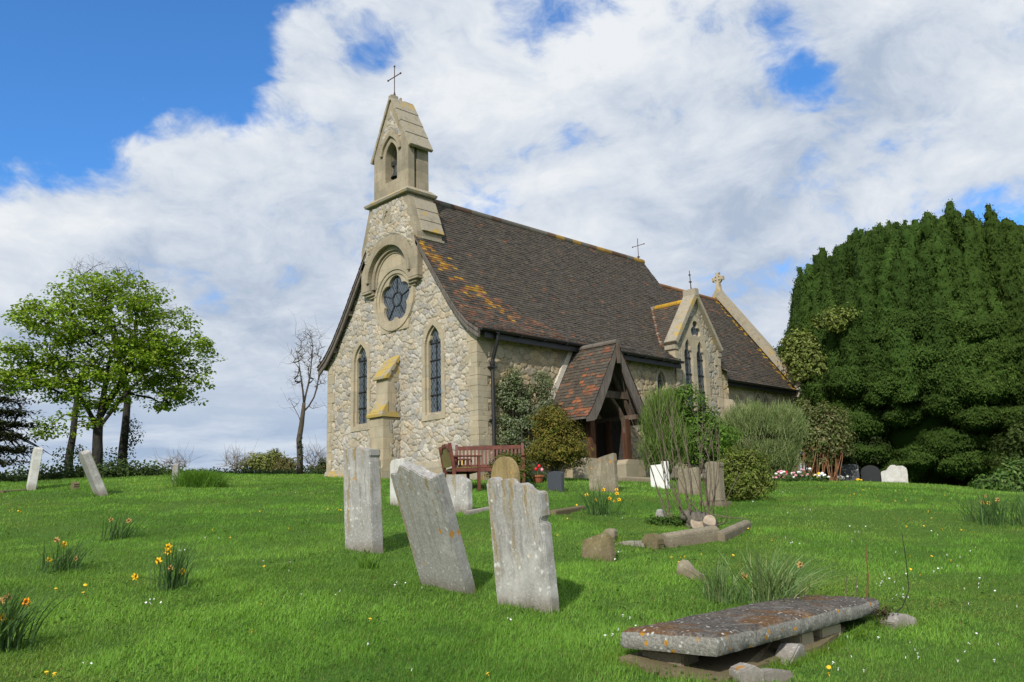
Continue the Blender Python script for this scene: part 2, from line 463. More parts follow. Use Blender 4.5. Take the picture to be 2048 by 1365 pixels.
def m_grave(base, dark, streak, orange=.0, streaks=.5, specks=.5):
    def fn(t, b):
        info = t.node('ShaderNodeObjectInfo')
        p = t.vm('ADD', oc(t), t.vm('SCALE', (7.1, 3.3, 5.7), scale=info.outputs['Random']))
        wob = t.vm('SCALE', t.vm('SUBTRACT', t.noise(p, 5, 4, .6, color=True), (.5, .5, .5)), scale=.10)
        pw = t.vm('ADD', p, wob)
        big = t.noise(p, 3.2, 7, .65); fine = t.noise(p, 42, 6, .75); mid = t.noise(p, 13, 6, .7)
        sepz = t.node('ShaderNodeSeparateXYZ'); t.put(sepz.inputs[0], oc(t)); z = sepz.outputs[2]
        c = t.mix(t.mr(fine, .30, .70), dark, base)
        c = t.mix(t.mr(mid, .48, .70, 0, .45), c, tuple(x * .66 for x in base))
        c = t.mix(t.mr(big, .50, .66, 0, .6), c, tuple(min(x * 1.28, .7) for x in base))
        # damp run-off streaks
        st = t.noise(t.scalev(pw, (8, 8, .55)), 1.5, 6, .62)
        st2 = t.noise(t.scalev(pw, (17, 17, 1.0)), 1.3, 5, .62)
        c = t.mix(t.m('MULTIPLY', t.mr(st2, .50, .66, 0, .65), t.mr(z, .1, .5)), c, tuple(x * .72 for x in dark))
        c = t.mix(t.m('MULTIPLY', t.mr(st, .54, .64, 0, streaks), t.mr(z, .12, .45)), c, t.mix(t.mr(fine, .35, .65), streak, tuple(x * 1.7 for x in streak)))
        # pale crusty lichen, denser low down
        sp = t.voro(t.vm('ADD', p, t.vm('SCALE', t.noise(p, 22, 4, color=True), scale=.06)), 30, rand=1)
        dens = t.m('ADD', mid, t.mr(z, .1, .6, .08, -.03))
        c = t.mix(t.m('MULTIPLY', t.mr(sp, .18, .34, .85, 0), t.mr(dens, .50, .60, 0, specks)), c, (.63, .63, .60))
        spb = t.voro(t.vm('ADD', pw, (1.4, 6.2, 3.8)), 11)
        c = t.mix(t.m('MULTIPLY', t.mr(spb, .13, .20, .9, 0), t.mr(big, .46, .54, 0, specks)), c, (.66, .66, .63))
        sp2 = t.voro(t.vm('ADD', pw, (4.4, 2.2, 8.8)), 7)
        c = t.mix(t.m('MULTIPLY', t.mr(sp2, .15, .24, .9, 0), t.mr(t.noise(p, 2.6, 3), .60 - orange, .63 - orange)), c, t.mix(t.mr(fine, .35, .65), (.42, .17, .02), (.56, .30, .04)))
        c = t.mix(t.mr(t.m('ADD', z, t.m('MULTIPLY', mid, .16)), .10, .24, .6, 0.0), c, (.16, .125, .085))
        t.put(b.inputs['Base Color'], c)
        bump(t, b, t.m('ADD', t.m('MULTIPLY', fine, .8), t.m('ADD', mid, t.m('MULTIPLY', big, .5))), .5, .009)
    return fn
mat('grave_grey', m_grave((.43, .418, .398), (.25, .24, .226), (.20, .15, .065), .06, .85, .9), .92, .12)
mat('grave_plain', m_grave((.42, .41, .39), (.24, .23, .215), (.20, .17, .11), .0, .45, .6), .92, .12)
mat('grave_sand', m_grave((.36, .27, .13), (.21, .16, .075), (.16, .125, .05), .0, .7, .15), .92, .12)
mat('grave_dull', m_grave((.30, .26, .19), (.16, .14, .10), (.12, .10, .06), .0, .85, .25), .92, .12)
mat('grave_white', m_grave((.62, .60, .56), (.44, .43, .40), (.34, .30, .22), .0, .3, .5), .92, .12)
mat('grave_mossy', m_grave((.20, .165, .085), (.10, .085, .045), (.10, .085, .04), .0, .5, .15), .92, .12)


def m_slab(t, b):
    p = oc(t); fine = t.noise(p, 55, 5, .72); mid = t.noise(p, 9, 6, .65); big = t.noise(p, 2.6, 5, .6)
    nrm = t.node('ShaderNodeSeparateXYZ'); t.put(nrm.inputs[0], t.node('ShaderNodeTexCoord').outputs['Normal'])
    topm = t.mr(nrm.outputs[2], .55, .8)
    c = t.mix(t.mr(fine, .32, .68), (.14, .132, .118), (.36, .35, .315))
    dk = t.mix(t.mr(fine, .38, .72), (.050, .043, .038), (.19, .17, .15))
    dk = t.mix(t.mr(big, .48, .62, 0, .8), dk, t.mix(t.mr(fine, .4, .7), (.12, .055, .02), (.21, .12, .05)))
    c = t.mix(t.m('MULTIPLY', topm, t.mr(mid, .30, .48, .35, 1)), c, dk)
    sp = t.voro(t.vm('ADD', p, t.vm('SCALE', t.noise(p, 24, 3, color=True), scale=.04)), 15)
    lic = t.m('MULTIPLY', t.mr(sp, .24, .31, 1, 0), t.mr(t.noise(p, 3.4, 4), .50, .56))
    c = t.mix(t.m('MULTIPLY', lic, t.mr(topm, 0, 1, 1, .25)), c, (.46, .23, .03))
    sp2 = t.voro(t.vm('ADD', p, (3.3, 5.2, 1.1)), 24)
    c = t.mix(t.m('MULTIPLY', t.mr(sp2, .18, .28, .9, 0), t.mr(mid, .48, .58)), c, (.60, .60, .57))
    t.put(b.inputs['Base Color'], c); bump(t, b, t.m('ADD', fine, mid), .8, .014)
mat('slab_stone', m_slab, .93, .1)


def m_glass(t, b):
    p = oc(t); s3 = t.node('ShaderNodeSeparateXYZ'); t.put(s3.inputs[0], p)
    a = t.m('ADD', s3.outputs[0], s3.outputs[1]); z = s3.outputs[2]
    u = t.m('ADD', t.m('DIVIDE', a, .115), t.m('DIVIDE', z, .17)); v = t.m('SUBTRACT', t.m('DIVIDE', a, .115), t.m('DIVIDE', z, .17))
    fu = t.m('FRACT', u); fv = t.m('FRACT', v)
    du = t.m('MINIMUM', fu, t.m('SUBTRACT', 1, fu)); dv = t.m('MINIMUM', fv, t.m('SUBTRACT', 1, fv))
    ld = t.m('MINIMUM', du, dv); lead = t.mr(ld, .03, .06, 1, 0)
    cell = t.node('ShaderNodeCombineXYZ'); t.put(cell.inputs[0], t.m('FLOOR', u)); t.put(cell.inputs[1], t.m('FLOOR', v))
    wn = t.node('ShaderNodeTexWhiteNoise', noise_dimensions='3D'); t.put(wn.inputs['Vector'], cell.outputs[0])
    t.put(b.inputs['Base Color'], t.mix(lead, t.mix(wn.outputs['Value'], (.018, .026, .036), (.055, .075, .095)), (.17, .20, .225)))
    t.put(b.inputs['Roughness'], t.mr(lead, 0, 1, .12, .7))
    b.inputs['Specular IOR Level'].default_value = .55
    tilt = t.vm('SCALE', t.vm('SUBTRACT', wn.outputs['Color'], (.5, .5, .5)), scale=.16)
    g = t.node('ShaderNodeNewGeometry')
    t.l.new(t.vm('NORMALIZE', t.vm('ADD', g.outputs['Normal'], tilt)), b.inputs['Normal'])
mat('leaded_glass', m_glass, .12, .55)


def m_leaf(t, b, tr=.30, rough=.55, sp_=.15):
    c = vcol(t); t.put(b.inputs['Base Color'], c); b.inputs['Roughness'].default_value = rough
    b.inputs['Specular IOR Level'].default_value = sp_
    o = [n for n in t.n if n.type == 'OUTPUT_MATERIAL'][0]
    td = t.node('ShaderNodeBsdfTranslucent'); t.put(td.inputs[0], t.mix(1.0, c, (1.25, 1.2, .55), 'MULTIPLY'))
    ms = t.node('ShaderNodeMixShader'); ms.inputs[0].default_value = tr
    t.l.new(b.outputs[0], ms.inputs[1]); t.l.new(td.outputs[0], ms.inputs[2]); t.l.new(ms.outputs[0], o.inputs[0])
mat('leaf', lambda t, b: m_leaf(t, b, .38, .6, .15), .6, .15)
mat('needle', lambda t, b: m_leaf(t, b, .10, .75, .06), .75, .06)
mat('grass_blade', lambda t, b: m_leaf(t, b, .38, .6, .12), .6, .12)


def m_bark(a, d):
    def fn(t, b):
        p = oc(t); n = t.noise(t.scalev(p, (9, 9, 2)), 2.0, 6, .65)
        t.put(b.inputs['Base Color'], t.mix(t.mr(n, .35, .65), d, a)); bump(t, b, n, .7, .02)
    return fn
mat('bark', m_bark((.12, .10, .075), (.045, .037, .03)), .9)
mat('dark_bark', m_bark((.045, .040, .034), (.018, .016, .014)), .9)
mat('pale_bark', m_bark((.19, .17, .135), (.07, .06, .05)), .85)
mat('twig', m_bark((.17, .135, .10), (.085, .06, .045)), .85)
mat('hazy_twig', m_bark((.22, .19, .165), (.15, .13, .115)), .85)  # paler, flatter twig colour with distance haze painted in
mat('red_stem', m_bark((.26, .13, .06), (.12, .055, .03)), .8)


def m_ground(t, b):
    p = wpos(t); n = t.noise(p, 1.4, 6, .6); n2 = t.noise(p, 22, 6, .7); n3 = t.noise(p, .25, 4)
    c = t.mix(t.mr(n2, .3, .7), (.040, .082, .012), (.09, .18, .028))
    c = t.mix(t.mr(n, .55, .75, 0, .4), c, (.09, .13, .03)); c = t.mix(t.mr(n3, .4, .7, 0, .5), c, (.06, .125, .018))
    t.put(b.inputs['Base Color'], c); bump(t, b, n2, .8, .03)
mat('turf', m_ground, .95, .1)


def m_cutwood(t, b):
    p = oc(t); n = t.noise(p, 12, 5, .65)
    t.put(b.inputs['Base Color'], t.mix(t.mr(n, .3, .7), (.25, .19, .14), (.44, .36, .28))); bump(t, b, n, .3, .01)
mat('cut_wood', m_cutwood, .85)


# ------------------------------------------------------------------ ground
def make_ground():
    az = np.radians(np.concatenate([np.linspace(-180, 0, 25)[:-1], np.linspace(0, 92, 330), np.linspace(92, 180, 13)[1:-1]]))
    d = np.concatenate([np.linspace(.3, 5, 24), np.geomspace(5.06, 60, 330)[0:], np.geomspace(64, 1800, 24)])
    Dg, Ag = np.meshgrid(d, az, indexing='ij')
    X = CAM[0] + Dg * np.cos(Ag); Y = CAM[1] + Dg * np.sin(Ag)
    Z = gz(X.ravel(), Y.ravel()).reshape(X.shape)
    Z = np.where(Dg > 399, -14 - (Dg - 399) * .004, Z)
    n, m_ = X.shape
    i, j = np.meshgrid(np.arange(n - 1), np.arange(m_), indexing='ij'); j2 = (j + 1) % m_
    F = np.stack([i * m_ + j, (i + 1) * m_ + j, (i + 1) * m_ + j2, i * m_ + j2], -1).reshape(-1, 4)
    mb = MB().add(np.stack([X, Y, Z], -1).reshape(-1, 3), F)
    ctr = np.array([[CAM[0], CAM[1], gz(CAM[0], CAM[1])[0]]]); k = mb.n
    mb.add(ctr, [(0, 0, 0)]); mb.f.pop()
    mb.f.append(np.array([(k, j_, (j_ + 1) % m_) for j_ in range(m_)]))
    o = mb.build('ground', MATS['turf'], smooth=True); o['kind'] = 'structure'
make_ground()


# ------------------------------------------------------------------ the church (x east along the nave, y north along the west front)
R0 = (0.0, 0.0, 0.45)
church = thing('church', R0, 'small rubble stone church with tiled roofs and bellcote on the west gable', 'church')
PW = lambda a, b, c: (c, a, b)        # loops in (y, z), depth in x
PS = lambda a, b, c: (a, c, b)        # loops in (x, z), depth in y


def part(mb, name, m, parent=church, **k): return mb.build(name, MATS[m], parent, off=R0, **k)


PAL = np.array([(.50, .44, .345), (.46, .43, .375), (.47, .395, .285), (.55, .50, .41), (.43, .395, .325), (.52, .455, .35), (.40, .375, .33), (.49, .425, .32)]) * np.array([.87, .90, .965])


def rubble(mapfn, a0, a1, b0, b1, step, inside, sx=.25, sy=.175, seed=0, depth=.045, pal=PAL, mortar=(.37, .315, .235), ox=0., oy=0., gain=1.0, fade=None):
    na = int((a1 - a0) / step) + 1; nb = int((b1 - b0) / step) + 1
    A, B = np.meshgrid(np.linspace(a0, a1, na), np.linspace(b0, b1, nb), indexing='ij')
    wa = A + (fbm(A * 3 + 7, B * 3, 3, seed) - .44) * .16 + ox; wb = B + (fbm(A * 3, B * 3 + 9, 3, seed + 5) - .44) * .13 + oy
    U = wa / sx; V = wb / sy
    iu = np.floor(U); iv = np.floor(V)
    d1 = np.full(U.shape, 9.); d2 = np.full(U.shape, 9.); cid = np.zeros(U.shape)
    for du in (-2, -1, 0, 1, 2):
        for dv in (-2, -1, 0, 1, 2):
            cu = iu + du; cv = iv + dv
            ok = hash2(cu, cv, seed + 31) > .16
            pu = cu + .5 + (hash2(cu, cv, seed) - .5) * .86 + .5 * (np.mod(cv, 2)); pv = cv + .5 + (hash2(cu, cv, seed + 17) - .5) * .8
            d = np.hypot((U - pu) * .95, V - pv) + np.where(ok, 0, 5)
            h = hash2(cu, cv, seed + 3)
            new = d < d1
            d2 = np.where(new, d1, np.minimum(d2, d)); cid = np.where(new, h, cid); d1 = np.where(new, d, d1)
    edge = d2 - d1
    k = np.clip((edge - .02) / .15, 0, 1); k = k * k * (3 - 2 * k)
    tl_ = (hash2(np.floor(cid * 331), 1, 2) - .5) * (U - np.floor(U) - .5) + (hash2(np.floor(cid * 577), 4, 2) - .5) * (V - np.floor(V) - .5)
    hgt = k * (.35 + .55 * hash2(np.floor(cid * 997), 0, 8) + .3 * tl_) * depth
    hgt = hgt + (fbm(A * 9, B * 9, 3, seed + 2) - .44) * .022 * k + (fbm(A * 24, B * 24, 2, seed + 4) - .37) * .010
    pi_ = np.floor(cid * 9973) % len(pal)
    col = np.asarray(pal)[pi_.astype(int)] * (.84 + .27 * hash2(np.floor(cid * 5003), 2, 5))[..., None]
    wear = (fbm(A * .9, B * .9, 4, seed + 6))[..., None]
    col = col * (.82 + .42 * wear)
    mt = np.clip((edge - .02) / .08, 0, 1)[..., None]; m2 = np.clip(1 - edge / .05, 0, 1)[..., None] * np.clip((fbm(A * 2.2, B * 2.2, 3, seed + 9) - .36) * 6, 0, 1)[..., None]
    col = (col * mt + np.array(mortar) * (1 - mt) * (1 - .42 * m2)) * gain
    if fade is not None: hgt = (hgt + .012) * fade(A, B) - .012
    P = np.stack(mapfn(A, B, hgt), -1).reshape(-1, 3)
    i, j = np.meshgrid(np.arange(na - 1), np.arange(nb - 1), indexing='ij')
    q = np.stack([i * nb + j, (i + 1) * nb + j, (i + 1) * nb + j + 1, i * nb + j + 1], -1).reshape(-1, 4)
    ca = .25 * (A[:-1, :-1] + A[1:, :-1] + A[:-1, 1:] + A[1:, 1:]); cb = .25 * (B[:-1, :-1] + B[1:, :-1] + B[:-1, 1:] + B[1:, 1:])
    keep = inside(ca, cb).ravel()
    return P, q[keep], col.reshape(-1, 3)


def rubble_mb(*a, **k):
    P, q, c = rubble(*a, **k); used = np.zeros(len(P), bool); used[q.ravel()] = True
    idx = np.cumsum(used) - 1
    return MB().add(P[used], idx[q], c[used])


def lancet(cx, hw, z0, zs, zt, n=9, cusp=0.0):
    L = [(cx + hw, z0)]
    for k in range(n + 1):
        t_ = k / n; x = (1 - t_) ** 2 * hw + 2 * t_ * (1 - t_) * hw * .98; z = (1 - t_) ** 2 * zs + 2 * t_ * (1 - t_) * (zs + .62 * (zt - zs)) + t_ ** 2 * zt
        x *= 1 - cusp * math.exp(-((t_ - .38) / .09) ** 2)
        L.append((cx + x, z))
    L += [(2 * cx - x, z) for x, z in L[-2::-1]]
    return L


def in_lancet(a, b, cx, hw, z0, zs, zt):
    return (b > z0) & (b < zt) & (abs(a - cx) < hw * np.where(b < zs, 1, np.sqrt(np.clip(1 - (b - zs) / (zt - zs), 0, 1))))


NAVE_S = [(3.5, 9.14), (1.0, 5.55), (.5, 4.92), (.1, 4.52), (-.32, 4.24)]


def prof_z(y, prof):
    yy = np.array([p[0] for p in prof])[::-1]; zz = np.array([p[1] for p in prof])[::-1]
    return np.interp(y, yy, zz)


def nave_z(y): return prof_z(np.where(y > 3.5, 7 - y, y), NAVE_S)


# --- west front
BC = 3.58
WIN = [(1.77, .27, 2.29, 4.12, 4.64), (5.23, .27, 2.29, 4.12, 4.64)]
def in_front(a, b):
    ok = (b < nave_z(a) - .10) & (a > .0) & (a < 7.0)
    for (c, hw, z0, zs, zt) in WIN: ok &= ~in_lancet(a, b, c, hw + .1, z0 - .05, zs, zt + .15)
    return ok & (np.hypot(a - 3.52, b - 5.79) > .78)
wf = rubble_mb(lambda a, b, h: (-h, a, b), 0, 7, .3, 8.9, .022, in_front, seed=1, sx=.195, sy=.145, depth=.055)
nave_wall = part(wf, 'west_wall', 'rubble', smooth=True)
core = MB()
gp = [(.22, -.4), (6.78, -.4), (6.78, 4.2), (6.1, 4.9), (3.5, 8.75), (.9, 4.9), (.22, 4.2)]
core.prism(gp, PW, .24, 8.7); core.prism([(.7, -.4), (6.78, -.4), (6.78, 4.2), (6.1, 4.9), (3.5, 8.75), (.9, 4.9)], PW, 8.7, 11.78)
core.box((0, 6.8, -.4), (11.78, 6.99, 4.3))
part(core, 'nave_core', 'dark_interior')
# south wall
SL = (7.88, .15, 2.6, 3.5, 3.86)
def in_south(a, b):
    return (b < 4.36) & ~in_lancet(a, b, SL[0], SL[1] + .06, SL[2], SL[3], SL[4] + .08) & ~in_lancet(a, b, 3.6, .62, .2, 1.9, 2.85)
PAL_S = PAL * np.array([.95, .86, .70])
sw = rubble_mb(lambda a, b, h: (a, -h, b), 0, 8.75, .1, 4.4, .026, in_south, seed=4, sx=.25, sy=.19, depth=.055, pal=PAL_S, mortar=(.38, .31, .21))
south_wall = part(sw, 'south_wall', 'rubble', smooth=True)

# quoins on both faces of the south-west corner and on the north-west corner
q = MB(); q2 = MB(); z = .95; k = 0
while z < 4.3:
    h = rnd.uniform(.26, .40); h = min(h, 4.3 - z)
    w1, w2 = ((.36, .30), (.29, .44))[k % 2]
    q.box((-.048, -.048, z + .004), (w2, w1, z + h - .002))
    w3 = (.24, .34)[k % 2]
    if z < 4.0: q2.box((-.048, 7.0 - w3, z + .004), (.4, 7.04, z + h - .004))
    z += h; k += 1
part(q, 'quoins', 'ashlar', bevel=.003); part(q2, 'quoins', 'ashlar', bevel=.003)
pl_ = MB()
pl_.prism([(-.11, -.5), (-.11, .80), (-.05, .97), (.02, .97), (.02, -.5)], lambda a, b, c: (a, c, b), -.10, 7.10)
pl_.prism([(-.11, -.5), (-.11, .80), (-.05, .97), (.02, .97), (.02, -.5)], lambda a, b, c: (c, a, b), .021, 8.7)
part(pl_, 'plinth', 'lichen_stone', bevel=.012)

# --- west lancets
def window_part(c, hw, z0, zs, zt, mp, name='lancet_window', side=.23, dep=(-.05, .16), cusp=.30, nb=4):
    s = MB()
    s.ring(lancet(c, hw + side, z0 - .22, zs + .02, zt + .24), lancet(c, hw + .075, z0 - .07, zs, zt + .06), mp, dep[0], dep[0] + .10)
    s.ring(lancet(c, hw + .10, z0 - .10, zs, zt + .10), lancet(c, hw, z0, zs, zt, cusp=cusp), mp, dep[0] + .07, dep[1])
    w = part(s, name, 'ashlar', bevel=.006)
    g = MB(); g.prism(lancet(c, hw + .03, z0 - .02, zs, zt + .03), mp, dep[1] - .055, dep[1] - .03); part(g, 'glazing', 'leaded_glass', w)
    b = MB(); d0, d1 = dep[1] - .085, dep[1] - .057
    H = zt - z0
    for i in range(nb):
        zz = z0 + H * (.205 * (i + 1)); b.add(*boxmap(mp, c - hw, c + hw, zz - .013, zz + .013, d0, d1))
    b.add(*boxmap(mp, c - .012, c + .012, z0, z0 + H * .86, d0 + .003, d1 - .003)); part(b, 'glazing_bars', 'black_iron', w)
    return w
def boxmap(mp, a0, a1, b0, b1, c0, c1):
    V = [mp(a, b, c) for c in (c0, c1) for a, b in ((a0, b0), (a1, b0), (a1, b1), (a0, b1))]
    return V, [(0, 1, 2, 3), (7, 6, 5, 4), (0, 4, 5, 1), (1, 5, 6, 2), (2, 6, 7, 3), (3, 7, 4, 0)]
for wv in WIN: window_part(*wv, PW)

# --- rose window: plate with a five lobed opening under the big arch
RC = (3.52, 5.79); ARC = (BC, 6.42)
def cinq(th, d=.385, r=.32, n=5, ph=PI / 2):
    f = (th - ph) % (2 * PI / n); f = min(f, 2 * PI / n - f)
    return d * math.cos(f) + math.sqrt(max(r * r - (d * math.sin(f)) ** 2, 0))
def rose_outer(th):
    c, s_ = math.cos(th), math.sin(th); r = .98
    if s_ > .25:
        ox, oz = RC[0] - ARC[0], RC[1] - ARC[1]; bq = ox * c + oz * s_; cq = ox * ox + oz * oz - .80 ** 2
        r = max(r if s_ < .45 else 0, -bq + math.sqrt(bq * bq - cq))
    if s_ < -.5:
        r = max(r, min(.98 / -s_, .68 / max(abs(c), 1e-3)))
    return r
N = 150; th = [i * 2 * PI / N for i in range(N)]
pol = lambda c, f: [(c[0] + f(x) * math.cos(x), c[1] + f(x) * math.sin(x)) for x in th]
rs = MB()
rs.ring(pol(RC, rose_outer), pol(RC, lambda x: .745), PW, -.055, .05)
rs.ring(pol(RC, lambda x: .78), pol(RC, cinq), PW, -.02, .12)
rs.ring(pol(RC, lambda x: .96), pol(RC, lambda x: .86), PW, -.085, -.05)
rose = part(rs, 'rose_window', 'ashlar', bevel=.006, bang=50)
g = MB(); g.prism(pol(RC, lambda x: .73), PW, .07, .10); part(g, 'glazing', 'leaded_glass', rose)
b = MB()
for i in range(5):
    a = PI / 2 + i * 2 * PI / 5; b.bar((.055, RC[0] + .2 * math.cos(a), RC[1] + .2 * math.sin(a)), (.055, RC[0] + .69 * math.cos(a), RC[1] + .69 * math.sin(a)), .024, .024, up=(1, 0, 0))
b.ring(pol(RC, lambda x: .22), pol(RC, lambda x: .195), PW, .042, .068); part(b, 'glazing_bars', 'black_iron', rose)

# --- bellcote
bell_ = MB()
arch = [(ARC[0] - .95 * math.cos(i * PI / 24), ARC[1] + .95 * math.sin(i * PI / 24)) for i in range(25)]
bell_.prism([(BC + 1.38, 6.2), (BC + 1.38, 7.5), (BC + .96, 8.78), (BC - .96, 8.78), (BC - 1.38, 7.5), (BC - 1.38, 6.2), (BC - .95, 6.2)] + arch + [(BC + .95, 6.2)], PW, -.22, .02)
bell_.prism([(BC + 1.375, 7.0), (BC + 1.375, 7.5), (BC + .955, 8.775), (BC - .955, 8.775), (BC - 1.375, 7.5), (BC - 1.375, 7.0)], PW, .0202, .70)
# upper stage with the bell opening through it
OP = lancet(3.56, .29, 9.42, 10.2, 10.66)
Y0, Y1 = BC - .86, BC + .86
bell_.prism([(Y0, 8.9), (Y1, 8.9), (Y1, 10.45), (BC, 12.0), (Y0, 10.45)], PW, -.13, .10, holes=[OP])
bell_.prism([(Y0 + .10, 8.9), (Y1 - .10, 8.9), (Y1 - .10, 10.35), (BC, 11.8), (Y0 + .10, 10.35)], PW, .1003, .22, holes=[OP])
bell_.prism([(Y0 + .03, 8.9), (Y1 - .03, 8.9), (Y1 - .03, 10.42), (BC, 11.9), (Y0 + .03, 10.42)], PW, .2203, .66, holes=[OP])
bc = part(bell_, 'bellcote', 'old_ashlar', bevel=.01)
def in_bc(a, b):
    w = np.where(b < 7.5, 1.38, 1.38 - (b - 7.5) / 1.28 * .42) - .20
    return (abs(a - BC) < w + .06 * np.sin(b * 16)) & (np.hypot(a - ARC[0], b - ARC[1]) > 1.24) & (b > 6.9) & (b < 8.70) & ~((abs(a - 3.62) < .20) & (b > 8.05) & (b < 8.52))
def in_bc2(a, b): return (b > 10.72) & (b < 11.95 - abs(a - BC) * 1.80 - .22) & (abs(a - 3.56) > .50 - np.clip(b - 10.55, 0, 1) * .9)
rb = rubble_mb(lambda a, b, h: (-.218 - h, a, b), 2.0, 5.2, 6.8, 8.72, .022, in_bc, seed=9, sx=.18, sy=.14, depth=.05, fade=lambda a, b: np.clip((np.where(b < 7.5, 1.38, 1.38 - (b - 7.5) / 1.28 * .42) - .20 + .06 * np.sin(b * 16) - abs(a - BC)) / .05, 0, 1) * np.clip((np.hypot(a - ARC[0], b - ARC[1]) - 1.25) / .06, 0, 1))
rb.add(*rubble(lambda a, b, h: (-.128 - h, a, b), 2.6, 4.6, 9.4, 12, .022, in_bc2, seed=12, sx=.15, sy=.13, depth=.04, fade=lambda a, b: np.clip((11.73 - abs(a - BC) * 1.80 - b) / .10, 0, 1) * np.clip((abs(a - 3.56) - .50 + np.clip(b - 10.55, 0, 1) * .9) / .06, 0, 1)))
part(rb, 'rubble_panel', 'rubble', bc, smooth=True)
st = MB()
for zz0, zz1, e0, e1 in ((8.77, 8.84, .20, .23), (8.84, 9.0, .23, .05)):
    st.add([(-.13 - e0, Y0 - e0, zz0), (.66 + e0 * .6, Y0 - e0, zz0), (.66 + e0 * .6, Y1 + e0, zz0), (-.13 - e0, Y1 + e0, zz0), (-.13 - e1, Y0 - e1, zz1), (.66 + e1 * .6, Y0 - e1, zz1), (.66 + e1 * .6, Y1 + e1, zz1), (-.13 - e1, Y1 + e1, zz1)],
           [(0, 3, 2, 1), (4, 5, 6, 7), (0, 1, 5, 4), (1, 2, 6, 5), (2, 3, 7, 6), (3, 0, 4, 7)])
part(st, 'string_course', 'lichen_stone', bc, bevel=.008)
# sloping stone slabs on the flanks
for sgn in (-1, 1):
    fl = MB()
    for i in range(3):
        z1 = 8.62 - i * .36; z0 = z1 - .37
        yy = lambda z_: BC + sgn * (1.38 - (z_ - 7.5) / 1.28 * .42)
        o = .03 + .012 * i
        fl.add([(-.05, yy(z0) + sgn * (o + .03), z0), (.74, yy(z0) + sgn * (o + .03), z0), (.74, yy(z1) + sgn * o, z1), (-.05, yy(z1) + sgn * o, z1), (-.05, yy(z0) - sgn * .05, z0), (.74, yy(z0) - sgn * .05, z0), (.74, yy(z1) - sgn * .05, z1), (-.05, yy(z1) - sgn * .05, z1)],
               [(0, 1, 2, 3), (4, 7, 6, 5), (0, 4, 5, 1), (1, 5, 6, 2), (2, 6, 7, 3), (3, 7, 4, 0)])
    fl.box((-.04, BC + sgn * 1.30 - .12, 7.28), (.76, BC + sgn * 1.30 + .12, 7.36))
    part(fl, 'weathering_slabs', 'lichen_stone', bc, bevel=.012)
# gabled cap of stone slabs
cp = MB()
for sgn in (-1, 1):
    for i in range(4):
        t0, t1 = i / 4, (i + 1) / 4
        A0 = np.array([BC + sgn * (.06 + .92 * t0), 12.10 - 1.84 * t0]); A1 = np.array([BC + sgn * (.06 + .92 * t1), 12.10 - 1.84 * t1])
        nn = np.array([sgn * .89, .45]); o0 = nn * (.02 + .006 * i); o1 = nn * (.04 + .006 * i)
        lp = [tuple(A0 + o0), tuple(A1 + o1), tuple(A1 - nn * .05), tuple(A0 - nn * .05)]
        cp.prism(lp, PW, -.17, .70)
cp.box((-.16, BC - .09, 12.02), (.10, BC + .09, 12.20)); cp.box((.12, BC - .07, 12.02), (.30, BC + .07, 12.12)); cp.box((.20, BC - .05, 12.06), (.27, BC + .03, 12.22)); cp.box((.32, BC - .08, 12.02), (.69, BC + .08, 12.13))
part(cp, 'cap_slabs', 'lichen_stone', bc, bevel=.014)
hd = MB()
hl = lancet(3.56, .52, 10.25, 10.32, 11.02)[1:-1]; hi = lancet(3.56, .40, 10.25, 10.30, 10.84)[1:-1]
hd.prism(hl + hi[::-1], PW, -.20, -.12)
hd2 = MB(); hd2.prism([(3.24, 9.30), (3.90, 9.30), (3.90, 9.40), (3.24, 9.40)], PW, -.15, -.1)
part(hd, 'hood_mould', 'old_ashlar', bc, bevel=.01)
# small blind niche
nc = MB(); nc.prism([(3.42, 8.06), (3.82, 8.06), (3.82, 8.52), (3.42, 8.52)], PW, -.25, -.215, holes=[[(3.62 + cinq(x, .06, .068, 3) * 1.05 * math.cos(x), 8.30 + cinq(x, .06, .068, 3) * 1.25 * math.sin(x)) for x in th[::3]]])
part(nc, 'niche', 'old_ashlar', bc)
# bell with its headstock
BX, BY = .16, 3.62; bl = MB(); n = 20; prof = [(.02, 10.02), (.07, 10.02), (.10, 9.97), (.115, 9.85), (.14, 9.74), (.185, 9.64), (.215, 9.60), (.20, 9.59)]
V = [(BX + r * math.cos(i * 2 * PI / n), BY + r * math.sin(i * 2 * PI / n), z_) for r, z_ in prof for i in range(n)]
bl.add(V, [(j * n + i, j * n + (i + 1) % n, (j + 1) * n + (i + 1) % n, (j + 1) * n + i) for j in range(len(prof) - 1) for i in range(n)])
bl.box((.10, 3.26, 10.03), (.24, 3.86, 10.17)); bl.tube([(BX, BY, 9.8), (BX, BY, 9.55)], [.015, .03], 8)
part(bl, 'bell', 'bell_bronze', bc, smooth=False)
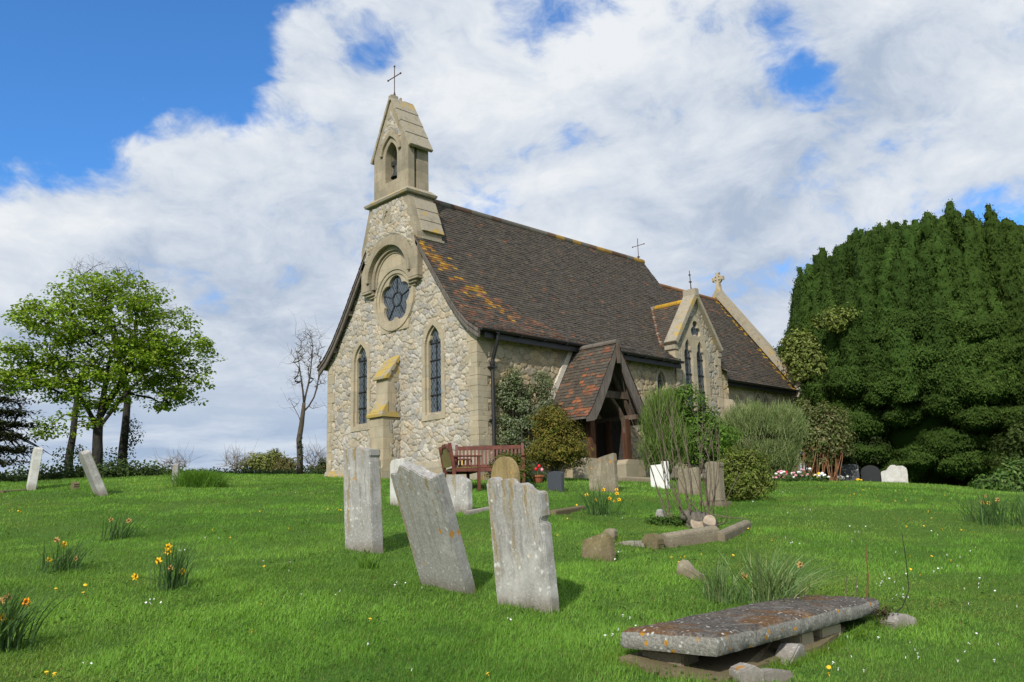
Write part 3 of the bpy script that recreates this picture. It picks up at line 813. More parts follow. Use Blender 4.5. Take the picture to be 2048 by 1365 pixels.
# arch orders over the rose and the stepped corbels
ao = MB()
for r0, r1, x0, x1 in ((.955, 1.07, -.29, -.21), (.82, .95, -.15, .015), (.745, .825, -.085, .01)):
    A = [(ARC[0] - r1 * math.cos(i * PI / 28), ARC[1] + r1 * math.sin(i * PI / 28)) for i in range(29)]
    B = [(ARC[0] - r0 * math.cos(i * PI / 28), ARC[1] + r0 * math.sin(i * PI / 28)) for i in range(29)]
    A = [(A[0][0], 6.22)] + A + [(A[-1][0], 6.22)]; B = [(B[0][0], 6.22)] + B + [(B[-1][0], 6.22)]
    if x0 == -.29: A, B = A[1:-1], B[1:-1]
    ao.prism(A + B[::-1], PW, x0, x1)
aa = part(ao, 'arch_mouldings', 'old_ashlar', bc, bevel=.008)
for sgn in (-1, 1):
    cb = MB()
    for i in range(3):
        z1 = 6.2 - i * .075; a0 = BC + sgn * (.90 - .06 * i); a1 = BC + sgn * (1.38 - .13 * i)
        cb.box((-.22 + .06 * i, min(a0, a1), z1 - .075), (.0, max(a0, a1), z1 - .002))
    part(cb, 'corbel', 'old_ashlar', bc, bevel=.012)
cr_ = MB()
cr_.tube([(.03, 3.60, 12.12), (.03, 3.60, 13.22)], .014, 8); cr_.bar((.03, 3.29, 12.87), (.03, 3.93, 12.87), .022, .022); cr_.tube([(.03, 3.6, 12.16), (.03, 3.6, 12.24), (.03, 3.6, 12.36)], [.05, .045, .018], 8)
for p_ in ((3.29, 12.87), (3.93, 12.87), (3.6, 13.22)): cr_.box((.012, p_[0] - .022, p_[1] - .022), (.048, p_[0] + .022, p_[1] + .022))
part(cr_, 'iron_cross', 'rusty_iron', bc)

# --- buttress in the middle of the west front
bt = MB()
bt.prism([(0.02, -.3), (-.66, -.3), (-.66, .84), (-.61, .95), (-.61, 2.27), (0.02, 2.27)], PS, 3.28, 3.94)
bt.prism([(0.02, 2.275), (-.43, 2.275), (-.43, 3.42), (0.02, 3.42)], PS, 3.31, 3.87)
but = part(bt, 'buttress', 'ashlar', bevel=.01)
rb = MB(); rb.add(*rubble(lambda a, b, h: (a, 3.278 - h, b), -.42, -.0, .95, 2.2, .024, lambda a, b: a > -.40 + .12 * (np.floor(b * 3.2) % 2), seed=21, sx=.2, sy=.2, gain=.95))
rb.add(*rubble(lambda a, b, h: (a, 3.308 - h, b), -.24, -.0, 2.45, 3.3, .024, lambda a, b: a > -.22 + .08 * (np.floor(b * 3.2) % 2), seed=22, sx=.18, sy=.2, gain=.95))
part(rb, 'rubble_panel', 'rubble', but, smooth=True)
bw = MB()
bw2 = MB(); bw2.prism([(0.02, 2.28), (-.68, 2.28), (-.69, 2.36), (-.645, 2.42), (0.02, 2.42)], PS, 3.23, 3.99)
bw2.prism([(-.425, 2.421), (-.64, 2.421), (-.425, 2.76)], PS, 3.29, 3.90)
for i in range(3):
    xa, xb = -.50 + .17 * i, -.50 + .17 * (i + 1); za, zb = 3.40 + .235 * i, 3.40 + .235 * (i + 1)
    bw.prism([(xa - .02, za - .03), (xa - .02, za + .05 - .01 * i), (xb - .004, zb + .04 - .01 * i), (xb - .004, zb - .12), (xb - .1, za - .03)], PS, 3.26 + .004 * i, 3.92 - .004 * i)
bw.prism([(0.02, 3.421), (-.42, 3.421), (0.02, 4.03)], PS, 3.32, 3.86)
part(bw, 'weathering_slabs', 'lichen_cap', but, bevel=.008); part(bw2, 'weathering_slabs', 'lichen_cap', but, bevel=.008)


# --- tiled roofs, every tile modelled
def tiles(prof, mp, a0, a1, gauge=.105, tw=.165, colf=None, skip=None, seed=1, lift=.022):
    r = np.random.default_rng(seed)
    P = np.array(prof, float); seg = np.linalg.norm(np.diff(P, axis=0), axis=1); S = np.concatenate([[0], np.cumsum(seg)])
    pos = lambda s: np.array([np.interp(s, S, P[:, 0]), np.interp(s, S, P[:, 1])])
    rows = int(S[-1] / gauge); V = []; F = []; Cc = []; n = 0
    for i in range(rows + 1):
        s1 = S[-1] - (rows - i) * gauge; s0 = max(s1 - gauge - .05, 0)
        if s1 < .03: continue
        p0, p1 = pos(s0), pos(s1); tdir = (p1 - p0) / np.linalg.norm(p1 - p0); nrm = np.array([-tdir[1], tdir[0]])
        if nrm[1] < 0: nrm = -nrm
        k = int((a1 - a0) / tw) + 2; st_ = a0 - (tw / 2 if i % 2 else 0)
        for j in range(k):
            x0 = max(st_ + j * tw, a0) + .002; x1 = min(st_ + (j + 1) * tw, a1) - .002
            if x1 - x0 < .02: continue
            if skip and skip((x0 + x1) / 2, p1[0], p1[1]): continue
            l = lift + r.normal(0, .0035); sk = r.normal(0, .003); dn = r.normal(0, .004)
            q1 = p1 + tdir * dn
            tl = p0 + nrm * .002; A = q1 + nrm * (l + sk); B = q1 + nrm * (l - sk); dA = A - nrm * .020; dB = B - nrm * .020
            V += [mp(x0, *tl), mp(x1, *tl), mp(x1, *B), mp(x0, *A), mp(x0, *dA), mp(x1, *dB)]
            F += [(n, n + 1, n + 2, n + 3), (n + 3, n + 2, n + 5, n + 4)]
            c = colf((x0 + x1) / 2, p1[0], p1[1], r); Cc += [c] * 6; n += 6
    return MB().add(np.array(V), np.array(F), np.array(Cc))


def dark_tile(r, red=.08, k=1.0):
    u = r.random() / .8
    if u < red: c = np.array([(.17, .082, .05), (.20, .095, .055), (.14, .075, .05)][r.integers(3)])
    else: c = np.array([(.082, .068, .057), (.074, .062, .053), (.092, .074, .060), (.072, .062, .055), (.088, .070, .054)][r.integers(5)])
    return c * r.uniform(.86, 1.16) * k * np.array([.90, .92, .88])


def nave_col(x, y, z, r):
    v = float(vnoise(np.array(x * 2.3), np.array(z * 3.1), 4)); u = float(vnoise(np.array(x * 5.), np.array(z * 7.), 6))
    d_ = abs(z - (6.65 - 1.02 * x)); f_ = float(vnoise(np.array(x * 1.3 + 3), np.array(z * 9.), 8))
    if x < 1.9 and r.random() < .80 * math.exp(-(d_ / .42) ** 2) * min(1, max(0, (f_ - .38) * 5)) * min(1, (1.95 - x) * 2): return np.array([(.36, .19, .025), (.40, .24, .03), (.28, .13, .03)][r.integers(3)]) * r.uniform(.6, 1.1)
    if z < 6.5 - x * .55 and r.random() < .72: return dark_tile(r, .62 if z < 5.4 else .5) * (1.15 if u > .5 else .9)
    if z < 4.95 and x < 2.8: return dark_tile(r, .45)
    return dark_tile(r, .012 + .03 * (v > .68) + (.12 if z < 4.6 and x < 4 else 0))


def nave_skip(x, y, z): return (8.66 < x < 11.33 and y < .34) or (x < .73 and 2.23 < y < 4.77)
nv = tiles(NAVE_S, lambda a, y, z: (a, y, z), -.27, 11.95, colf=nave_col, skip=nave_skip, seed=3)
nr = part(nv, 'nave_roof', 'roof_tile')
nn_ = tiles([(7 - y, z) for y, z in NAVE_S], lambda a, y, z: (a, y, z), -.27, 11.95, gauge=.21, tw=.33, colf=lambda x, y, z, r: dark_tile(r), seed=5, skip=nave_skip)
part(nn_, 'north_slope', 'roof_tile', nr)
dk = MB()
def deck(prof, x0, x1, th_=.06, lo=0.0):
    pr = [p for p in prof]
    lp = [(p[0], p[1] - .004) for p in pr] + [(p[0] + .0, p[1] - th_) for p in pr[::-1]]
    dk.prism(lp, PW, x0, x1)
deck([(2.22, 7.302)] + NAVE_S[1:], -.24, .68); deck(NAVE_S, .68, 8.66); deck(NAVE_S, 11.33, 11.93); deck([(3.5, 9.14), (1.0, 5.55), (.5, 4.92), (.35, 4.77)], 8.66, 11.33)
deck([(7 - y, z) for y, z in NAVE_S][::-1], .68, 11.93); deck([(7 - y, z) for y, z in NAVE_S[1:]][::-1] + [(4.96, 7.04)], -.24, .68)
part(dk, 'roof_boarding', 'weathered_wood', nr)
rt = MB(); x = .72; i = 0
while x < 11.95:
    L = min(.44, 11.96 - x); u = rnd.random()
    oran = (x > 6.6 and rnd.random() < .6) or rnd.random() < .05
    c = (.33, .20, .04) if oran and rnd.random() < .8 else ((.12, .075, .05) if u < .5 else (.13, .12, .10))
    c = np.array(c) * rnd.uniform(.7, 1.15)
    rt.prism([(3.5 + .13 * math.cos(a) * 1.05, 9.07 + .13 * math.sin(a)) for a in np.linspace(-.5, PI + .5, 12)], PW, x + .004, x + L - .004, col=c)
    x += L
part(rt, 'ridge_tiles', 'roof_tile', nr)
# bargeboards
for sgn in (0, 1):
    pr = [p for p in NAVE_S if p[0] < 2.3]; pr = [(2.3, float(nave_z(np.array(2.3))))] + pr
    if sgn: pr = [(7 - y, z) for y, z in pr]
    lo = [(p[0], p[1] - .27) for p in pr]
    if not sgn: lo[-1] = (lo[-1][0] + .02, lo[-1][1] + .03)
    bb = MB(); bb.prism([(p[0], p[1] - .035) for p in pr] + lo[::-1], PW, -.22, -.165)
    lo2 = [(p[0], p[1] - .11) for p in pr]; bb.prism([(p[0], p[1] - .03) for p in pr] + lo2[::-1], PW, -.255, -.2205)
    o = part(bb, 'bargeboard', 'weathered_wood', nr)
for y in (4.98, 5.75, 6.55, .45, 1.25):
    pu = MB(); zt_ = float(nave_z(np.array(y))); pu.box((-.17, y - .06, zt_ - .24), (.1, y + .06, zt_ - .10)); part(pu, 'purlin_end', 'weathered_wood', nr)
gu = MB()
hp = [(.065 * math.cos(a), .065 * math.sin(a)) for a in np.linspace(PI, 2 * PI, 9)]
gu.prism([(-.385 + p[0], 4.235 + p[1]) for p in hp], PW, -.2, 8.64)
gu.box((.0, -.30, 4.02), (8.66, -.27, 4.17)); gu.box((0.0, -.27, 4.14), (8.66, 0.02, 4.165))
for i in range(10): gu.box((.3 + i * .9, -.45, 4.15), (.335 + i * .9, -.30, 4.175))
part(gu, 'gutter', 'black_iron', nr)
dp = MB()
dp.tube([(.40, -.385, 4.19), (.41, -.35, 4.0), (.41, -.20, 3.62), (.41, -.15, 3.5), (.41, -.13, 3.3)], .05, 10); dp.tube([(.41, -.13, 3.42), (.41, -.13, .5)], .05, 10)
dp.tube([(.41, -.13, 3.3), (.41, -.13, 3.36), (.41, -.13, 3.44)], [.055, .075, .085], 10); dp.box((.30, -.20, 3.28), (.52, -.02, 3.315)); dp.box((.33, -.15, 1.9), (.49, -.02, 1.94))
part(dp, 'downpipe', 'black_iron', smooth=False)

# --- small south lancet and the south door inside the porch
window_part(*SL, PS, side=.17, cusp=.25, nb=2, dep=(-.05, .16))
dr = MB(); dr.prism(lancet(3.6, .60, .2, 1.9, 2.85), PS, .15, .22)
for zz in (.75, 1.15, 1.6, 2.0): dr.box((3.06, .13, zz), (4.14, .149, zz + .05))
door = part(dr, 'church_door', 'dark_interior')
ds = MB(); ds.ring(lancet(3.6, .80, .1, 1.95, 3.1), lancet(3.6, .56, .05, 1.88, 2.80), PS, -.07, .16); part(ds, 'door_surround', 'ashlar', door, bevel=.01)

# --- porch
PXC, PY = 3.70, -1.62
PP = [(0, 4.12), (.55, 3.22), (1.02, 2.43), (1.22, 2.15), (1.38, 1.98)]
def porch_col(x, y, z, r):
    # x runs out from the church wall (0..1.62)
    v = float(vnoise(np.array(x * 3.1), np.array(z * 3.7), 14))
    if (x > .85 and v > .60 and z < 3.4 and r.random() < .7) or (z < 2.15 and r.random() < .6) or r.random() < .06:
        return np.array([(.22, .085, .048), (.20, .09, .055), (.27, .105, .048)][r.integers(3)]) * r.uniform(.75, 1.15)
    return dark_tile(r, .14, 1.15)
po = tiles(PP, lambda a, b, z: (PXC - b, -a, z), .0, -PY + .06, gauge=.11, colf=porch_col, seed=8)
t2 = tiles(PP, lambda a, b, z: (PXC + b, -a, z), .0, -PY + .06, gauge=.11, colf=porch_col, seed=9)
po.add(t2.v[0], t2.f[0], t2.c[0])
pr_roof = part(po, 'porch_roof', 'roof_tile')
rg = MB()
for i in range(4): rg.prism([(PXC + .10 * math.cos(a), 4.10 + .09 * math.sin(a)) for a in np.linspace(-.4, PI + .4, 10)], PS, -.02 - i * .42, -.425 - i * .42, col=np.array((.15, .13, .11)) * rnd.uniform(.8, 1.2))
part(rg, 'ridge_tiles', 'roof_tile', pr_roof)
pdk = MB()
for sg in (-1, 1):
    lp = [(PXC + sg * p[0], p[1] - .005) for p in PP] + [(PXC + sg * p[0], p[1] - .06) for p in PP[::-1]]; pdk.prism(lp, PS, 0, PY)
part(pdk, 'roof_boarding', 'weathered_wood', pr_roof)
for sg in (-1, 1):
    bb = MB()
    up_ = [(PXC + sg * (p[0] + .0), p[1] - .03) for p in PP]; lo = [(PXC + sg * max(p[0] - .20, .0), p[1] - .14 - .16 * (1 if k == 0 else .55)) for k, p in enumerate(PP)]
    lo[-1] = (PXC + sg * (PP[-1][0] - .27), PP[-1][1] - .10); up_.append((PXC + sg * (PP[-1][0] - .02), PP[-1][1] - .14))
    bb.prism(up_ + lo[::-1], PS, PY - .045, PY + .01); part(bb, 'bargeboard', 'weathered_wood', pr_roof)
fn = MB(); fn.box((PXC - .06, PY - .10, 3.50), (PXC + .06, PY - .047, 4.06)); part(fn, 'pendant_post', 'grey_oak', pr_roof, bevel=.008)
fr = MB(); FY = -1.22
fr.box((PXC - .86, FY - .07, 2.60), (PXC + .86, FY + .07, 2.80))
for sg in (-1, 1):
    pts = [(PXC + sg * (.66 - .60 * (k / 8) ** 1.7), FY, 1.65 + .98 * (k / 8) ** .8) for k in range(9)]
    fr.prism([(p_[0], p_[2]) for p_ in pts] + [(p_[0] + sg * (.13 - .05 * k / 8), p_[2] + .02 + .03 * k / 8) for k, p_ in list(enumerate(pts))[::-1]], PS, FY - .045, FY + .045)
    fr.box((PXC + sg * .86 - .07, -1.55, 2.02), (PXC + sg * .86 + .07, 0, 2.16))
    fr.bar((PXC, FY, 3.78), (PXC + sg * 1.02, FY, 2.12), .11, .10, up=(0, 1, 0))
frame = part(fr, 'porch_frame', 'grey_oak', bevel=.008)
for sg in (-1, 1):
    for yy, w in ((FY, .10), (-.62, .085), (-.06, .085)):
        ps = MB(); ps.box((PXC + sg * .76 - w, yy - w * .9, .90), (PXC + sg * .76 + w, yy + w * .9, 2.05)); part(ps, 'porch_post', 'oak_post', frame, bevel=.012)
for sg in (-1, 1):
    pn = MB()
    for i in range(7): pn.box((PXC + sg * .80 - .012, -1.12 + i * .155, .87), (PXC + sg * .80 + .012, -1.12 + i * .155 + .150, 2.03))
    part(pn, 'shade_boarding', 'dark_interior', frame)  # boarding added on both sides to keep light out of the porch
si = MB(); si.box((3.02, -1.06, .80), (4.2, -.92, .93)); part(si, 'threshold_rail', 'oak_post', frame, bevel=.01)
for (xa, xb) in ((2.36, 3.06), (4.14, 5.02)):
    dw = MB(); c_ = .12
    dw.prism([(xa, -.2), (xb, -.2), (xb, .88 - c_), (xb - c_, .92), (xa + c_, .92), (xa, .92 - c_)], PS, -1.40, -1.02)
    dw.box((max(xa, 2.7) , -1.018, -.2), (min(xb, 4.62), -.06, .86))
    part(dw, 'dwarf_wall', 'ashlar', bevel=.012)
fs = MB()
lp = [(PXC - p[0] - .03, p[1] + .02) for p in PP[:4]]; lp2 = [(PXC - p[0] - .19, p[1] + .06) for p in PP[:4]]
fs.prism(lp + lp2[::-1], PS, -.10, -.03); part(fs, 'mortar_fillet', 'mortar_fillet')

# --- gabled bay with twin lancets
GX, GZ = 10.0, 6.70
TW = [(9.43, .235), (10.14, .235)]; TRC = (9.95, 5.52)
def in_gable(a, b):
    ok = (b < GZ - abs(a - GX) * 1.33 - .04) & (a > 8.68) & (a < 11.34)
    for c, hw in TW: ok &= ~in_lancet(a, b, c, hw + .12, 1.8, 4.6, 5.3)
    return ok & (np.hypot(a - TRC[0], b - TRC[1]) > .36)
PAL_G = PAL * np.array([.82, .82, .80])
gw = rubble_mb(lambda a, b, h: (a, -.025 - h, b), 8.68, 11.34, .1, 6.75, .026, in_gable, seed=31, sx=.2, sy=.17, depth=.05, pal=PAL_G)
bay = part(gw, 'gabled_bay', 'rubble', smooth=True)
bk = MB(); bk.prism([(8.7, -.3), (11.32, -.3), (11.32, 4.85), (GX, 6.58), (8.7, 4.85)], PS, .22, .42)
bk.box((8.68, -.02, -.3), (8.72, .3, 4.8)); bk.box((11.30, -.02, -.3), (11.34, .3, 4.8)); part(bk, 'bay_backing', 'ashlar', bay)
pt = MB()
holes = [lancet(c, hw, 1.9, 4.55, 5.14, cusp=.35) for c, hw in TW] + [[(TRC[0] + cinq(x, .15, .155, 3) * math.cos(x), TRC[1] + cinq(x, .15, .155, 3) * math.sin(x)) for x in th[::3]]]
pt.prism([(9.03, 1.65), (10.60, 1.65), (10.60, 4.75), (10.47, 5.15), (10.38, 5.52), (10.2, 5.85), (9.95, 6.02), (9.70, 5.85), (9.52, 5.52), (9.16, 5.15), (9.03, 4.75)], PS, -.075, .06, holes=holes)
tw_ = part(pt, 'twin_window', 'ashlar')
g = MB()
for c, hw in TW: g.prism(lancet(c, hw + .03, 1.88, 4.55, 5.17), PS, .02, .045)
g.prism([(TRC[0] + .34 * math.cos(x), TRC[1] + .34 * math.sin(x)) for x in th[::6]], PS, .021, .044); part(g, 'glazing', 'leaded_glass', tw_)
b = MB()
for c, hw in TW:
    for zz in (2.35, 2.85, 3.4, 3.95, 4.5): b.box((c - hw, -.01, zz), (c + hw, .018, zz + .03))
    b.box((c - .012, -.007, 1.9), (c + .012, .016, 4.9))
part(b, 'glazing_bars', 'black_iron', tw_)
jb = MB(); jb2 = MB(); z = .4; k = 0
while z < 4.8:
    h = rnd.uniform(.3, .42); h = min(h, 4.82 - z); w = (.20, .34)[k % 2]
    jb.box((11.36 - w, -.085, z + .004), (11.36, .3, z + h - .004)); jb2.box((8.67, -.085, z + .004), (8.67 + w * .9, .3, z + h - .004)); z += h; k += 1
part(jb, 'quoins', 'ashlar', bay, bevel=.004); part(jb2, 'quoins', 'ashlar', bay, bevel=.004)
co = MB()
for sg in (-1, 1):
    A = np.array([GX, GZ + .16]); B = np.array([GX + sg * 1.42, GZ + .16 - 1.42 * 1.33]); nn = np.array([sg * .80, .60])
    lp = [tuple(A + (0, .02)), tuple(B), tuple(B - nn * .15), tuple(A - (0, .22))]
    co.prism(lp, PS, -.20, .30)
    co.box((GX + sg * 1.28 - .11, -.12, 4.70), (GX + sg * 1.28 + .11, .30, 4.86))
co.box((GX - .11, -.21, GZ - .02), (GX + .11, .31, GZ + .26)); part(co, 'gable_coping', 'lichen_stone', bay, bevel=.014)
fi = MB(); fi.tube([(9.98, 0, 6.9), (9.96, 0, 7.05), (9.93, 0, 7.62)], [.03, .018, .012], 8); fi.box((9.90, -.035, 7.2), (9.99, .035, 7.235)); fi.box((9.89, -.03, 7.45), (9.97, .03, 7.475)); part(fi, 'iron_finial', 'rusty_iron', bay)
BP = [(0, 6.60), (1.36, 4.83)]
def bay_col(x, y, z, r): return dark_tile(r, .10)
br = tiles(BP, lambda a, b, z: (GX - b, a, z), .28, 2.1, colf=bay_col, seed=15, skip=lambda a, b, z: a > 3.5 - (9.14 - z + .0) / 1.436 + .12)
br2 = tiles(BP, lambda a, b, z: (GX + b, a, z), .28, 2.1, colf=bay_col, seed=16, skip=lambda a, b, z: a > 3.5 - (9.14 - z + .0) / 1.436 + .12)
br.add(br2.v[0], br2.f[0], br2.c[0]); brf = part(br, 'bay_roof', 'roof_tile')
bd = MB()
for sg in (-1, 1): bd.prism([(GX, 6.59), (GX + sg * 1.36, 4.82), (GX + sg * 1.36, 4.74), (GX, 6.50)], PS, .28, 1.7)
part(bd, 'roof_boarding', 'weathered_wood', brf)
rg = MB()
for i in range(5): rg.prism([(GX + .10 * math.cos(a), 6.57 + .10 * math.sin(a)) for a in np.linspace(-.5, PI + .5, 10)], PS, .28 + i * .32, .28 + i * .32 + .312, col=np.array((.50, .29, .025) if i < 4 else (.2, .17, .14)) * rnd.uniform(.8, 1.1))
part(rg, 'ridge_tiles', 'roof_tile', brf)
va = MB()
V0 = [(GX - (6.60 - zz) / 1.30, 3.5 - (9.14 - zz) / 1.436 if zz > 5.55 else 1.0 - (5.55 - zz) / 1.26, zz) for zz in (6.52, 6.0, 5.55, 4.9)]
for a_, b_ in zip(V0[:-1], V0[1:]): va.bar((a_[0], a_[1] - .02, a_[2] + .005), (b_[0], b_[1] - .02, b_[2] + .005), .11, .05, col=(.2, .12, .08))
for i in range(14):
    t_ = i / 13; zz = 6.52 - 1.62 * t_; xx = GX - (6.60 - zz) / 1.30; yy = 3.5 - (9.14 - zz) / 1.436 if zz > 5.55 else 1.0 - (5.55 - zz) / 1.26
    va.box((xx - .06, yy - .08, zz + .0), (xx + .07, yy + .05, zz + .045), col=np.array((.24, .12, .075) if i % 3 else (.40, .36, .3)) * rnd.uniform(.8, 1.2))
part(va, 'valley_tile_pattern', 'roof_tile', brf)

# --- south-east corner of the nave with its small buttress
se = MB(); se.add(*rubble(lambda a, b, h: (a, .0 - h, b), 11.34, 11.80, .1, 4.35, .026, lambda a, b: b < 4.4, seed=41, sx=.22, sy=.18, pal=PAL_S))
sec = part(se, 'corner_wall', 'rubble', smooth=True)
e_ = MB(); e_.box((11.34, .05, -.3), (11.78, .72, 4.3)); part(e_, 'corner_core', 'ashlar', sec)
sb = MB(); sb.prism([(.02, -.3), (-.42, -.3), (-.42, 2.75), (-.14, 3.25), (.02, 3.25)], lambda a, b, c: (c, a, b), 11.40, 11.86); part(sb, 'corner_buttress', 'ashlar', sec, bevel=.01)
eg = MB(); eg.prism([(.02, 3.9), (3.5, 9.02), (6.98, 3.9)], PW, 11.785, 11.90); part(eg, 'east_gable_wall', 'rubble', bevel=0)

# --- chancel
def in_ch(a, b): return (b < 4.12) & ~((abs(a - 14.62) < .14) & (b > 2.3) & (b < 3.8)) & ~((abs(a - 15.2) < .14) & (b > 2.3) & (b < 3.8))
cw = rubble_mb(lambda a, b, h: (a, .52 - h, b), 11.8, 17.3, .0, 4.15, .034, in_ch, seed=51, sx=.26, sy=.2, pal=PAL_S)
chw = part(cw, 'chancel_wall', 'rubble', smooth=True)
cc = MB(); cc.prism([(.70, -.4), (6.4, -.4), (6.4, 4.2), (3.5, 8.2), (.7, 4.3)], PW, 11.8, 17.28); part(cc, 'chancel_core', 'ashlar', chw)
for xc in (14.62, 15.2): window_part(xc, .13, 2.4, 3.35, 3.68, lambda a, b, c: (a, .52 + c, b), side=.10, cusp=.2, nb=2)
CS = [(3.5, 8.35), (.9, 4.93), (.20, 4.03)]
ct = tiles(CS, lambda a, y, z: (a, y, z), 11.95, 17.12, colf=lambda x, y, z, r: (np.array([.5, .3, .03]) * r.uniform(.6, 1) if (x > 16.75 and r.random() < .35) else dark_tile(r, .16 if z > 7.2 else .07)), seed=18)
cro = part(ct, 'chancel_roof', 'roof_tile')
ct2 = tiles([(7 - y, z) for y, z in CS], lambda a, y, z: (a, y, z), 11.95, 17.12, gauge=.21, tw=.33, colf=lambda x, y, z, r: dark_tile(r), seed=19); part(ct2, 'north_slope', 'roof_tile', cro)
dk = MB(); deck(CS, 11.95, 17.1); deck([(7 - y, z) for y, z in CS][::-1], 11.95, 17.1); part(dk, 'roof_boarding', 'weathered_wood', cro)
rt = MB(); x = 11.96
while x < 17.05:
    L = min(.42, 17.1 - x)
    rt.prism([(3.5 + .12 * math.cos(a), 8.30 + .11 * math.sin(a)) for a in np.linspace(-.5, PI + .5, 10)], PW, x + .004, x + L - .004, col=np.array((.26, .13, .06)) * rnd.uniform(.7, 1.2)); x += L
part(rt, 'ridge_tiles', 'roof_tile', cro)
gu = MB(); gu.prism([(.13 + p[0], 4.02 + p[1]) for p in hp], PW, 11.95, 17.1); gu.box((11.95, .22, 3.84), (17.1, .25, 3.98)); gu.box((11.95, .25, 3.93), (17.1, .52, 3.96)); part(gu, 'gutter', 'black_iron', cro)
ec = MB()
for sg in (-1, 1):
    Y = lambda y: y if sg < 0 else 7 - y
    ec.prism([(Y(3.5), 8.90), (Y(.12), 4.46), (Y(-.02), 4.22), (Y(.25), 4.12), (Y(3.5), 8.40)], PW, 17.12, 17.52)
    ec.prism([(Y(3.5), 8.72), (Y(.2), 4.36), (Y(.30), 4.24), (Y(3.5), 8.46)], PW, 17.02, 17.119)
    ec.box((17.10, min(Y(.0), Y(.55)), 3.75), (17.50, max(Y(.0), Y(.55)), 4.14))
ecp = part(ec, 'east_coping', 'lichen_stone', bevel=.014)
ew = MB(); ew.prism([(.5, -.4), (6.5, -.4), (6.5, 4.3), (3.5, 8.4), (.5, 4.3)], PW, 17.285, 17.42); part(ew, 'east_wall', 'rubble', ecp)
sc = MB(); cz = 9.32
sc.prism([(3.5 - .14, 8.70), (3.5 + .14, 8.70), (3.5 + .07, 9.1), (3.5 - .07, 9.1)], PW, 17.22, 17.42)
sc.ring(pol((3.5, cz), lambda x: .20), pol((3.5, cz), lambda x: .13), PW, 17.26, 17.38)
for a in range(4):
    an = a * PI / 2; c_, s_ = math.cos(an), math.sin(an); f_ = lambda u, v: (3.5 + u * c_ - v * s_, cz + u * s_ + v * c_)
    sc.prism([f_(.0, -.05), f_(.16, -.055), f_(.28, -.10), f_(.28, .10), f_(.16, .055), f_(.0, .05)], PW, 17.25 - .001 * a, 17.39 + .001 * a)
part(sc, 'stone_cross', 'ashlar', ecp, bevel=.01)
c2 = MB(); c2.tube([(11.6, 3.4, 9.1), (11.6, 3.4, 9.97)], .013, 8); c2.bar((11.6, 3.10, 9.68), (11.6, 3.66, 9.68), .02, .02); c2.box((11.56, 3.36, 9.2), (11.64, 3.44, 9.24))
for p_ in (3.10, 3.66): c2.box((11.585, p_ - .02, 9.66), (11.615, p_ + .02, 9.70))
part(c2, 'iron_cross', 'rusty_iron', nr)


# ------------------------------------------------------------------ memorial stones
# faces look west like the church front: local y runs across the stone, x through it, z up
def stone(name, loc, w, th_, outline, m, label, group=None, lean_f=0.0, lean_s=0.0, rz=0.0, bev=.008, sink=.25, rough=.0, cat='gravestone'):
    """outline: list of (t, z) along the top from y=+w/2 (t=0) to y=-w/2 (t=1)"""
    mb = MB()
    top = [(w / 2 - t_ * w, z) for t_, z in outline]
    # densify so that the broken top and worn arrises can wander a little
    loop = [(-w / 2, -sink)] + [(-w / 2, z) for z in np.linspace(-.1, top[-1][1], 9)[:-1]] + top[::-1] + [(w / 2, z) for z in np.linspace(top[0][1], -.1, 9)[1:]] + [(w / 2, -sink)]
    r = random.Random(int(abs(loc[0] * 100 + loc[1] * 10)))
    loop = [(y + r.uniform(-rough, rough), z + r.uniform(-rough, rough)) for y, z in loop]
    # remove repeats
    L = [loop[0]]
    for p in loop[1:]:
        if math.hypot(p[0] - L[-1][0], p[1] - L[-1][1]) > .004: L.append(p)
    mb.prism(L, lambda a, b, c: (c, a, b), -th_ / 2, th_ / 2)
    o = mb.build(name, MATS[m], bevel=bev, bang=40)
    o.rotation_mode = 'XYZ'
    solo(o, loc, label, cat, group)
    o.rotation_euler = (lean_s, lean_f, rz)
    return o


def rtop(h, rise, n=12, power=.5):   # rounded head
    return [(k / n, h - rise + rise * math.sin(PI * k / n) ** power) for k in range(n + 1)]


GG = 'old gravestones in the churchyard'
p = at(1056, 1217)
o1 = stone('gravestone', p, .61, .10, [(0, .90), (.0, 1.0), (.03, 1.03), (.10, 1.055), (.16, 1.04), (.21, 1.005), (.27, 1.02), (.36, 1.03), (.44, 1.02), (.50, .985), (.58, .985), (.66, .985), (.74, .965), (.80, .93), (.86, .915), (.93, .91), (1, .90), (1.0, .72), (.955, .70), (.955, .665), (1.0, .66)], 'grave_grey', 'grey lichened gravestone with ragged broken top, nearest of the three big leaning stones', GG, lean_f=math.radians(-5), lean_s=math.radians(-.5), rough=.004)
p = at(897, 1177)
stone('gravestone', p, .62, .115, [(0, .98), (.0, 1.10), (.06, 1.12), (.13, 1.11), (.20, 1.14), (.26, 1.19), (.36, 1.18), (.46, 1.15), (.54, 1.165), (.62, 1.13), (.70, 1.10), (.80, 1.09), (.90, 1.07), (.96, 1.10), (1, 1.10), (1, .95)], 'grave_grey', 'tall grey gravestone leaning strongly to one side between two upright old stones', GG, lean_f=math.radians(-23), lean_s=math.radians(5), rough=.004)
p = at(728, 1103)
stone('gravestone', p, .56, .15, [(0, 1.0), (.0, 1.16), (.10, 1.19), (.22, 1.18), (.34, 1.17), (.45, 1.19), (.58, 1.185), (.70, 1.165), (.80, 1.14), (.86, 1.13), (.92, 1.15), (1, 1.145), (1, 1.075), (.965, 1.06), (.965, 1.03), (1.0, 1.02)], 'grave_grey', 'upright tall grey gravestone with wavy lichened top, in front of the church buttress', GG, lean_f=math.radians(-1.5), lean_s=math.radians(-1), rough=.003)
p = at(799, 1012)
